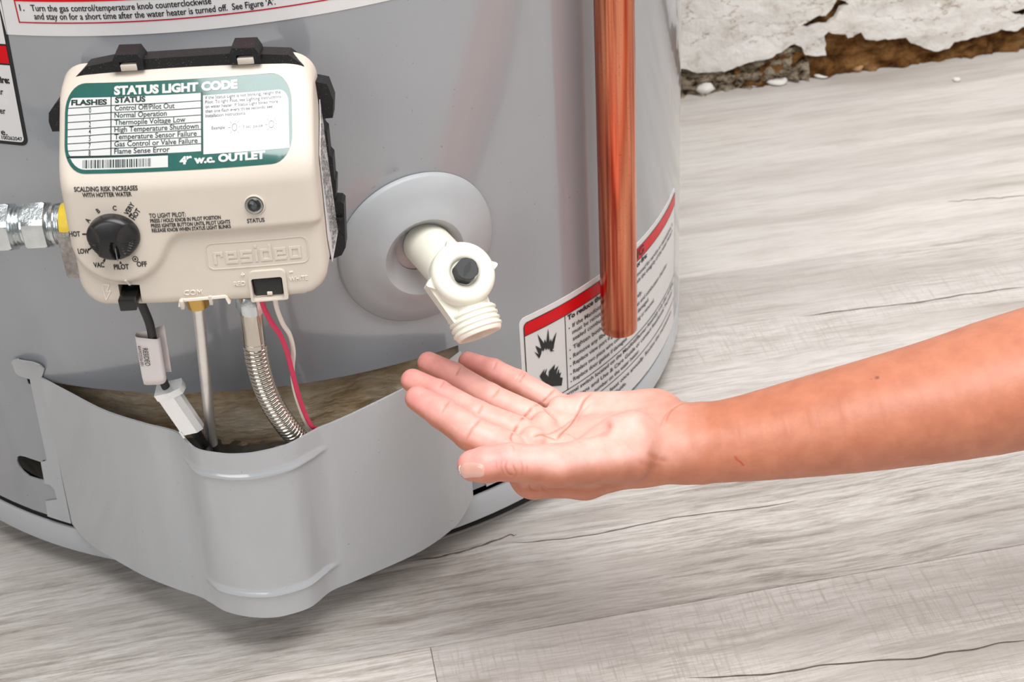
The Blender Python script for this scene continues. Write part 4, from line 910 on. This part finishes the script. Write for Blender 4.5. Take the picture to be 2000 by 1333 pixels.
V_, F__ = sheet([(-0.002, -0.018), (0.008, -0.016), (0.008, 0.004), (-0.010, 0.001)], [], 0.05, lambda x, y, d: OD + SA * x - ys * (y * 0 + 0.0150 - d) * -1 + SQ * (-y - 0.004), 0.004, grid=False)
th_prof = [(0.000, 0.0108), (0.0150, 0.0104), (0.0185, 0.0106), (0.0190, 0.0128)]
for k in range(4): th_prof += [(0.0194 + k * 0.0031, 0.0130), (0.0202 + k * 0.0031, 0.0139), (0.0212 + k * 0.0031, 0.0139), (0.0220 + k * 0.0031, 0.0130)]
th_prof += [(0.0318, 0.0130), (0.0332, 0.0122), (0.0334, 0.0112), (0.0300, 0.0108), (0.0220, 0.0104)]
V_, F__ = lathe(th_prof, OD, SQ, 64); mk('spout', V_, F__, MT['nylon'], dr, sharp=30)
for sgn in (-1, 1):
    V_, F__ = box(OD + SQ * 0.012 + ys * sgn * 0.0095 - SA * 0.001, SQ * 0.0075, ys * 0.0012, SA * 0.006, 0.0006); mk('web', V_, F__, MT['nylon'], dr)
wb_ = -ys if (ys @ RT) > 0 else ys
V_, F__ = sheet([(0.0080, 0.022), (0.0130, 0.0235), (0.0200, -0.001), (0.0170, -0.004), (0.0080, -0.004)] if (np.cross(wb_, SQ) @ SA) > 0 else [(0.0080, -0.004), (0.0170, -0.004), (0.0200, -0.001), (0.0130, 0.0235), (0.0080, 0.022)], [], 0.05, lambda x, y, d: OD + wb_ * x + SQ * y + SA * (0.0060 - d), 0.0075, grid=False); mk('side_rib', V_, F__, MT['nylon'], dr, sharp=30)
V_, F__ = lathe([(0.009, 0.0064), (0.0185, 0.0066), (0.0198, 0.0062), (0.0200, 0.0058)], OD, SA, 48, rfun=hexr(0.0069)); stem = mk('stem', V_, F__, MT['stem_black'], dr, sharp=25)
sa, sb = math.cos(rad(72)), math.sin(rad(72))
u1 = RT * 1.0 - SA * (RT @ SA); u1 /= np.linalg.norm(u1); u2 = np.cross(SA, u1)
sd = u1 * math.cos(rad(68)) + u2 * math.sin(rad(68)); se = np.cross(SA, sd)
V_, F__ = sheet(dedup([(0.0016 * math.cos(t) * (1 if abs(math.sin(t)) < .3 else 0.75) , 0.0045 * math.sin(t)) for t in np.linspace(0, 2 * math.pi, 28, endpoint=False)]), [], 0.01, lambda x, y, d: OD + SA * 0.02015 + se * x + sd * y, 0, grid=False)
mk('stem_slot', V_, F__, MT['black_ink'], stem, smooth=False)

cpx, cpy = 0.2346, -0.2121
CB = 0.1262
V_, F__ = lathe([(CB + 0.0015, 0.0104), (CB + 0.0003, 0.0107), (CB, 0.0111), (CB + 0.0008, 0.01150), (CB + 0.007, 0.01156), (1.30, 0.01156), (1.30, 0.0102)], (cpx, cpy, 0), (0, 0, 1), 64, cap0=False, cap1=False)
V2, F2 = lathe([(0.30, 0.0104), (CB + 0.0015, 0.0104)], (cpx, cpy, 0), (0, 0, 1), 64, cap1=False)
b = MB(); b.add((V_, F__)); b.add((V2, F2))
tag(b.mk('copper_pipe', MT['copper'], loc=(cpx, cpy, 0.143)), 'vertical copper discharge pipe ending open above the warning label', 'pipe')

# ------------------------------------------------------------------ hand and forearm: one continuous skin surface
def J(px, py, z, r): return np.append(at(px, py, z / 1000.0) * 1000.0, r)     # joint centre (mm) and radius
def cone(P, a, b):
    """distance to a round cone between joints a and b (x, y, z, r)"""
    ba = b[:3] - a[:3]; l2 = ba @ ba
    pa = P - a[:3]; t = np.clip((pa @ ba) / l2, 0, 1)
    d = pa - t[:, None] * ba
    return np.sqrt(np.einsum('ij,ij->i', d, d)) - (a[3] + (b[3] - a[3]) * t)
def sm(a, b, k):
    h = np.clip(0.5 + 0.5 * (b - a) / k, 0, 1); return b * (1 - h) + a * h - k * h * (1 - h)
def chain(P, js, k=2.0):
    d = cone(P, js[0], js[1])
    for i in range(1, len(js) - 1): d = sm(d, cone(P, js[i], js[i + 1]), k)
    return d
def chain0(P, js):
    d = cone(P, js[0], js[1])
    for i in range(1, len(js) - 1): d = np.minimum(d, cone(P, js[i], js[i + 1]))
    return d
def ellip(P, c, r):
    q = (P - c) ; k0 = np.sqrt(((q / r) ** 2).sum(1)); k1 = np.sqrt(((q / (r * r)) ** 2).sum(1))
    return k0 * (k0 - 1) / np.maximum(k1, 1e-9)
INDEX = [J(1042, 928, 164, 12.2), J(990, 879, 176, 10.0), J(920, 847, 182, 9.3), J(864, 808, 186, 8.4), J(816, 779, 188, 7.0)]
MIDDLE = [J(1080, 885, 162, 11.5), J(1010, 846, 172, 9.4), J(928, 812, 178, 8.6), J(856, 770, 182, 7.8), J(806, 744, 184, 6.7)]
RING = [J(1108, 852, 157, 11.0), J(1032, 815, 167, 9.0), J(954, 777, 173, 8.2), J(885, 734, 176, 7.5), J(837, 709, 177, 6.4)]
LITTLE = [J(1130, 820, 153, 10.5), J(1070, 783, 162, 8.2), J(1012, 749, 167, 7.4), J(963, 724, 170, 6.7), J(914, 706, 171, 5.6)]
THUMB = [J(1225, 892, 170, 14.0), J(1085, 910, 186, 10.8), J(996, 903, 191, 9.4), J(950, 908, 191, 8.9), J(924, 910, 190, 8.2)]
WR = J(1345, 886, 160, 14.5); WU = J(1345, 849, 160, 14.5)
KN = A([1, 1, 1, 0.84])
FR = list(spline([WR, J(1430, 877, 163, 16.2), J(1530, 862, 167, 18.6), J(1660, 838, 174, 22.0), J(1830, 804, 182, 25.6), J(2000, 764, 190, 29.0), J(2420, 660, 208, 33.5)], 15))
FR = [FR[0] + A([0, 0, 0, 0.5])] + [j + A([0, 0, 0, 1.8]) for j in FR[1:]]
FU = list(spline([WU, J(1430, 842, 163, 15.8), J(1530, 824, 167, 18.6), J(1660, 799, 174, 22.0), J(1830, 762, 182, 25.6), J(2000, 717, 190, 29.0), J(2420, 612, 208, 33.5)], 15))
FU = [FU[0] + A([0, 0, 0, 0.5])] + [j + A([0, 0, 0, 1.8]) for j in FU[1:]]
def sdf(P):
    fs = [chain(P, f[1:], 2.0) for f in (INDEX, MIDDLE, RING, LITTLE)]
    kn = [cone(P, f[0], f[1] * KN) for f in (INDEX, MIDDLE, RING, LITTLE)]
    # palm
    cr_ = J(1262, 892, 160, 14.5); cu_ = J(1275, 822, 155, 14.0); cm_ = J(1268, 858, 159, 15.0)
    palm = sm(cone(P, INDEX[0], J(1142, 931, 157, 12.0)), cone(P, J(1142, 931, 157, 12.0), cr_), 4.0)
    for f, c in ((MIDDLE, cm_), (RING, cm_), (LITTLE, cu_)): palm = sm(palm, cone(P, f[0], c), 9.0)
    palm = sm(palm, cone(P, J(1140, 812, 158, 13.0), J(1280, 818, 156, 15.0)), 8.0)      # little-finger side pad
    palm = sm(palm, cone(P, J(1122, 874, 181, 10.0), J(1232, 862, 173, 16.5)), 8.0)       # thumb pad
    palm = sm(palm, chain(P, [cr_, WR], 4), 9.0); palm = sm(palm, chain(P, [cu_, WU], 4), 9.0)
    for k in kn: palm = sm(palm, k, 4.0)
    # hollow of the palm
    hol = ellip(P, J(1090, 842, 187, 0)[:3], A([27.0, 17.0, 10.0])); palm = -sm(-palm, hol, 6.0)
    # pads at the finger roots
    for c in (J(1040, 858, 176, 6.5), J(1062, 828, 171, 6.5), J(1092, 796, 166, 6.0)): palm = sm(palm, np.sqrt(((P - c[:3]) ** 2).sum(1)) - c[3], 6.0)
    fing = fs[0]
    for f in fs[1:]: fing = np.minimum(fing, f)
    d = sm(palm, fing, 2.0)
    th = cone(P, THUMB[0], THUMB[1])
    for i in (1, 2, 3): th = sm(th, cone(P, THUMB[i], THUMB[i + 1]), 3.0)
    d = sm(d, th, 3.0)
    d = sm(d, cone(P, J(1030, 900, 178, 4.5), J(1075, 900, 180, 6.0)), 7.0)              # web between thumb and index
    # forearm: two bones side by side, swelling towards the elbow
    arm = sm(chain0(P, FR), chain0(P, FU), 14.0)
    return sm(d, arm, 9.0)
def surface_nets(lo, hi, h):
    n = np.ceil((hi - lo) / h).astype(int) + 1
    xs_ = [lo[i] + h * np.arange(n[i]) for i in range(3)]
    G = np.empty(tuple(n), np.float32)
    yz = A(np.meshgrid(xs_[1], xs_[2], indexing='ij')).reshape(2, -1).T
    for i0_ in range(0, n[0], 24):
        xx = xs_[0][i0_:i0_ + 24]
        P = np.concatenate([np.repeat(xx, len(yz))[:, None], np.tile(yz, (len(xx), 1))], 1)
        G[i0_:i0_ + 24] = sdf(P).reshape(len(xx), n[1], n[2])
    ins = G < 0
    c = np.zeros(tuple(n - 1), np.int8)
    for a in (0, 1):
        for b_ in (0, 1):
            for d in (0, 1): c += ins[a:n[0] - 1 + a, b_:n[1] - 1 + b_, d:n[2] - 1 + d]
    act = (c > 0) & (c < 8); idx = -np.ones(act.shape, np.int64); idx[act] = np.arange(act.sum())
    cells = np.argwhere(act); acc = np.zeros((len(cells), 3)); cnt = np.zeros(len(cells))
    off = [(0, 0, 0), (1, 0, 0), (0, 1, 0), (1, 1, 0), (0, 0, 1), (1, 0, 1), (0, 1, 1), (1, 1, 1)]
    for e0 in range(8):
        for ax in range(3):
            if off[e0][ax] == 1: continue
            o1 = list(off[e0]); o1[ax] = 1
            g0 = G[tuple((cells + off[e0]).T)]; g1 = G[tuple((cells + o1).T)]
            m = (g0 < 0) != (g1 < 0); t = np.where(m, g0 / np.where(m, g0 - g1, 1), 0)
            p = A(off[e0], float)[None].repeat(len(cells), 0); p[:, ax] += t
            acc[m] += p[m]; cnt[m] += 1
    V = lo + h * (cells + acc / cnt[:, None]); Q = []
    for ax in range(3):
        sl0 = [slice(None)] * 3; sl1 = [slice(None)] * 3; sl0[ax] = slice(0, -1); sl1[ax] = slice(1, None)
        a_, b_ = ins[tuple(sl0)], ins[tuple(sl1)]; ed = np.argwhere(a_ != b_)
        u_, v_ = [(1, 2), (2, 0), (0, 1)][ax]
        ed = ed[(ed[:, u_] > 0) & (ed[:, v_] > 0) & (ed[:, u_] < n[u_] - 1) & (ed[:, v_] < n[v_] - 1)]
        du = np.zeros(3, int); du[u_] = 1; dv = np.zeros(3, int); dv[v_] = 1
        q = np.stack([idx[tuple((ed - du - dv).T)], idx[tuple((ed - dv).T)], idx[tuple(ed.T)], idx[tuple((ed - du).T)]], 1)
        fl_ = ~a_[tuple(ed.T)]; q[fl_] = q[fl_][:, ::-1]; Q.append(q)
    return V, np.concatenate(Q)
def subdiv(V, Q):
    E = np.concatenate([Q[:, [i, (i + 1) % 4]] for i in range(4)]); Es = np.sort(E, 1)
    key = Es[:, 0].astype(np.int64) * (len(V) + 1) + Es[:, 1]; uq, fi, inv = np.unique(key, return_index=True, return_inverse=True)
    mid = V[Es[fi]].mean(1); fc = V[Q].mean(1); nV, nE, nQ = len(V), len(mid), len(Q)
    e = inv.reshape(4, nQ).T + nV; f = np.arange(nQ) + nV + nE
    nq = [np.stack([Q[:, i], e[:, i], f, e[:, (i + 3) % 4]], 1) for i in range(4)]
    return np.concatenate([V, mid, fc]), np.concatenate(nq)
def grad(P, h=0.35):
    g = np.stack([sdf(P + h * np.eye(3)[i]) - sdf(P - h * np.eye(3)[i]) for i in range(3)], 1)
    return g / np.maximum(np.linalg.norm(g, axis=1), 1e-9)[:, None]
def project(V, it=2):
    for _ in range(it):
        g = grad(V); V = V - g * np.clip(sdf(V), -1.5, 1.5)[:, None] * 0.9
    return V
allj = np.stack(INDEX + MIDDLE + RING + LITTLE + THUMB + [WR, WU, J(1980, 762, 190, 36), J(2330, 680, 204, 38), J(1980, 720, 190, 36)])
lo_, hi_ = (allj[:, :3] - allj[:, 3:] - 6).min(0), (allj[:, :3] + allj[:, 3:] + 6).max(0)
HV, HQ = surface_nets(lo_, hi_, 2.4)
HV = project(HV, 2)
for _ in range(2): HV, HQ = subdiv(HV, HQ); HV = project(HV, 1)
HN = grad(HV)
CAMM = CAM * 1000
def trace(px, py):
    """first point of the skin along a line of sight"""
    d = F_ + (px - 1000) / FPX * RT - (py - 666.5) / FPX * UP; d = d / np.linalg.norm(d)
    t = 700.0
    for _ in range(90):
        s_ = sdf((CAMM + d * t)[None])[0]; t += s_ * 0.8
        if s_ < 0.02: return CAMM + d * t
    return None
def zc(pts): return [(760 + x / 2.857, 640 + y / 2.857) for x, y in pts]
# creases of the palm and fingers: photo polylines dropped on the skin (depth mm, half width mm)
creases = [(zc([(1130, 365), (1085, 410), (1050, 480), (1010, 540), (960, 590), (935, 630)]), 0.75, 0.9), (zc([(935, 630), (900, 615), (850, 600), (800, 615)]), 0.5, 0.8), (zc([(1040, 500), (1000, 530), (960, 560), (900, 590), (850, 600)]), 0.35, 0.9),
           (zc([(690, 640), (680, 610), (700, 570), (720, 535)]), 0.6, 0.8), (zc([(730, 520), (770, 480), (800, 440)]), 0.7, 0.9), (zc([(845, 425), (890, 380), (940, 330)]), 0.6, 0.8), (zc([(800, 440), (830, 430), (850, 430), (880, 470), (930, 520)]), 0.4, 1.0),
           (zc([(345, 405), (315, 440), (290, 480)]), 0.4, 0.7), (zc([(515, 510), (470, 560), (430, 630)]), 0.45, 0.8), (zc([(310, 300), (285, 335)]), 0.35, 0.7), (zc([(525, 430), (495, 490)]), 0.4, 0.8),
           (zc([(400, 220), (370, 270)]), 0.35, 0.7), (zc([(620, 340), (570, 400)]), 0.4, 0.8), (zc([(605, 190), (580, 235)]), 0.35, 0.7), (zc([(770, 245), (720, 310)]), 0.45, 0.8), (zc([(750, 240), (705, 300)]), 0.3, 0.6),
           (zc([(1660, 415), (1600, 440), (1560, 480), (1540, 540)]), 0.4, 0.9), (zc([(1580, 455), (1540, 490), (1510, 560)]), 0.3, 0.9),
           (zc([(660, 740), (650, 780), (665, 815), (700, 830)]), 0.45, 0.6), (zc([(690, 760), (700, 790), (710, 820), (695, 845)]), 0.4, 0.6), (zc([(630, 735), (625, 780), (640, 820)]), 0.3, 0.5), (zc([(735, 740), (745, 790), (735, 840)]), 0.3, 0.5), (zc([(600, 750), (600, 790)]), 0.25, 0.5), (zc([(770, 765), (770, 820)]), 0.2, 0.5),
           (zc([(660, 655), (690, 660), (700, 690)]), 0.25, 0.6), (zc([(780, 870), (790, 900), (830, 915)]), 0.35, 0.6), (zc([(850, 880), (860, 900), (880, 915)]), 0.25, 0.5), (zc([(1440, 700), (1500, 735), (1560, 745)]), 0.35, 2.0), (zc([(1380, 740), (1450, 770), (1530, 775)]), 0.25, 2.0),
           (zc([(960, 590), (1010, 600), (1060, 640)]), 0.2, 0.8), (zc([(1130, 420), (1080, 470), (1050, 530)]), 0.2, 0.8)]
cre = np.zeros(len(HV)); dis = np.zeros(len(HV))
for pl_, dep, wid in creases:
    q = spline(pl_, 4 * len(pl_) + 6) if len(pl_) > 2 else A([A(pl_[0]) + (A(pl_[1]) - A(pl_[0])) * k / 9 for k in range(10)])
    pts = [trace(x, y) for x, y in q]; pts = [p for p in pts if p is not None]
    if len(pts) < 2: continue
    pts = A(pts); lo3, hi3 = pts.min(0) - 4, pts.max(0) + 4
    ii = np.where(((HV > lo3) & (HV < hi3)).all(1))[0]; best = np.full(len(ii), 99.0)
    tot_ = len(pts) - 1; bt = np.zeros(len(ii))
    for k in range(tot_):
        a_, b_ = pts[k], pts[k + 1]; ba = b_ - a_
        if ba @ ba > 64: continue
        t = np.clip(((HV[ii] - a_) @ ba) / max(ba @ ba, 1e-9), 0, 1); dd_ = np.linalg.norm(HV[ii] - a_ - t[:, None] * ba, axis=1)
        m_ = dd_ < best; best[m_] = dd_[m_]; bt[m_] = (k + t[m_]) / tot_
    w_ = np.exp(-(best / wid) ** 2) * np.clip(4 * np.minimum(bt, 1 - bt) + 0.25, 0, 1)
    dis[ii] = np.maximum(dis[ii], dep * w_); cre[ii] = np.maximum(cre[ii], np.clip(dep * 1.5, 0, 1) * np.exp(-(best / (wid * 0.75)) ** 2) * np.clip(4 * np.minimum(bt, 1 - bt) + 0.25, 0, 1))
HV2 = HV - HN * dis[:, None]
# skin tone: pink palm side, tan back of hand and forearm
axu = (WR[:3] + WU[:3]) / 2; tipd = MIDDLE[2][:3] - axu; tipd /= np.linalg.norm(tipd)
along = (HV - axu) @ tipd                                         # > 0 towards the fingers
pn = A([0.05, 0.10, 1.0]); pn /= np.linalg.norm(pn)
up_ = HN @ pn
palmness = np.clip((up_ + 0.05) / 0.55, 0, 1) * np.clip((along + 8) / 45, 0, 1)
thd = np.minimum.reduce([cone(HV, THUMB[i], THUMB[i + 1]) for i in (0, 1, 2, 3)])
dors = np.clip(1 - (thd + 1.5) / 4.0, 0, 1) * np.clip((0.62 - up_) / 0.5, 0, 1); palmness = palmness * (1 - 0.8 * dors)
tips = np.zeros(len(HV))
for f in (INDEX, MIDDLE, RING, LITTLE, THUMB):
    d_ = np.linalg.norm(HV - f[-1][:3], axis=1); tips = np.maximum(tips, np.exp(-(d_ / 30) ** 2))
ca, cb_, cc, ck = A([0.54, 0.205, 0.118]), A([0.85, 0.50, 0.43]), A([0.84, 0.33, 0.30]), A([0.44, 0.135, 0.075])
C_ = ca[None] * (1 - palmness[:, None]) + cb_[None] * palmness[:, None]
tw = (tips * 0.75 * np.clip(palmness + 0.25, 0, 1))[:, None]; C_ = C_ * (1 - tw) + cc[None] * tw
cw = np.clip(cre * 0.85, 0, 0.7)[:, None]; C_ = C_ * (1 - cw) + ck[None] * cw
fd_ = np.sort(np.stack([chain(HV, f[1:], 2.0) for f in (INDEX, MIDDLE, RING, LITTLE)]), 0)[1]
gap_shade = (0.5 * np.exp(-(np.maximum(fd_, 0) / 0.8) ** 2))[:, None]; C_ = C_ * (1 - gap_shade) + ck[None] * gap_shade  # shade between touching fingers painted into the skin colour
# mole and scratch on the forearm
for (px_, py_, rr_, kc) in ((1713, 738, 1.3, A([0.26, 0.10, 0.06])), (1702, 741, 0.7, A([0.36, 0.15, 0.09]))):
    p_ = trace(px_, py_); w_ = np.exp(-(np.linalg.norm(HV - p_, axis=1) / rr_) ** 4)[:, None]; C_ = C_ * (1 - w_) + kc * w_
sc_ = A([trace(x, y) for x, y in ((1436, 893), (1440, 899), (1446, 903), (1452, 909))])
ds_ = np.full(len(HV), 99.0)
for k in range(3):
    ba = sc_[k + 1] - sc_[k]; t = np.clip(((HV - sc_[k]) @ ba) / (ba @ ba), 0, 1); ds_ = np.minimum(ds_, np.linalg.norm(HV - sc_[k] - t[:, None] * ba, axis=1))
w_ = np.exp(-(ds_ / 0.55) ** 2)[:, None] * 0.85; C_ = C_ * (1 - w_) + A([0.45, 0.05, 0.04]) * w_
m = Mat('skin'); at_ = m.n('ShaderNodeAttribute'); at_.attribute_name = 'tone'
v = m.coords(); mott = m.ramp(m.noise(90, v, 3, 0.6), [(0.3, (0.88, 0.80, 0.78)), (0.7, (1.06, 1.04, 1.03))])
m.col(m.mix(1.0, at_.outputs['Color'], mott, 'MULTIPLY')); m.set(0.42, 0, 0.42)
m.b.inputs['Subsurface Weight'].default_value = 0.10; m.b.inputs['Subsurface Radius'].default_value = (1.0, 0.35, 0.2); m.b.inputs['Subsurface Scale'].default_value = 0.0035
vo = m.n('ShaderNodeTexVoronoi'); vo.inputs['Scale'].default_value = 700; vo.feature = 'DISTANCE_TO_EDGE'
mpv = m.coords((1.0, 0.55, 1.0)); m.l(mpv, vo.inputs['Vector'])
nb_ = m.bump(m.ramp(vo.outputs['Distance'], [(0.0, (0, 0, 0)), (0.12, (1, 1, 1))]), 0.08, 0.0002)
m.nor(m.bump(m.noise(260, v, 3), 0.10, 0.0006, nb_)); MT['skin'] = m.m
base = HV2[:, 2].min() / 1000; pl0 = A([float(axu[0]) / 1000, float(axu[1]) / 1000, base])
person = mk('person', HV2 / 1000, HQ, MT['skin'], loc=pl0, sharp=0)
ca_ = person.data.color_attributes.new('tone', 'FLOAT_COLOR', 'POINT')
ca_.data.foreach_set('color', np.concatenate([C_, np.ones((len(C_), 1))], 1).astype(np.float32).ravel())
tag(person, 'person reaching in from the right, bare forearm with open palm held up under the spout', 'person')
# nails
def nail(outline, name, lift, color_rows):
    """patch of the skin seen inside a photo outline, raised into a thin plate"""
    lo2, hi2 = A(outline).min(0), A(outline).max(0)
    def fm(x, y, d):
        p = trace(x, y)
        if p is None: p = trace(x + 2, y)
        n_ = grad(p[None])[0]; e = edge2(x, y)
        return (p + n_ * (lift * min(1, e / 3.0) + 0.05 - d)) / 1000
    poly = A(outline)
    def edge2(x, y):
        best = 99
        for i in range(len(poly)):
            a_, b_ = poly[i], poly[(i + 1) % len(poly)]; ba = b_ - a_; t = np.clip(((A([x, y]) - a_) @ ba) / (ba @ ba), 0, 1)
            best = min(best, np.linalg.norm(A([x, y]) - a_ - t * ba))
        return best
    V, F = sheet(outline, [], 2.6, fm, 0.25)
    return mk(name, V, F, color_rows, person, sharp=0)
mnail = Mat('nail'); mnail.col((0.74, 0.40, 0.32, 1)); mnail.set(0.16, 0, 0.5, 0.5); MT['nail'] = mnail.m
MT['nail_tip'] = plain('nail_white_edge', (0.86, 0.80, 0.74, 1), 0.3, var=0.02)
no_ = spline([(897, 916), (903, 907), (915, 904), (932, 905), (943, 909), (947, 918), (945, 930), (938, 933), (920, 934), (906, 935), (899, 928)], 44, True)
nl = nail([tuple(p) for p in no_], 'thumbnail', 0.35, MT['nail']); nl['label'] = 'short clean thumbnail'
ne = [(896, 912), (899, 909), (900, 916), (902, 926), (908, 934.5), (904, 934.5), (898, 928), (895.5, 919)]
nail(ne, 'nail_edge', 0.5, MT['nail_tip'])
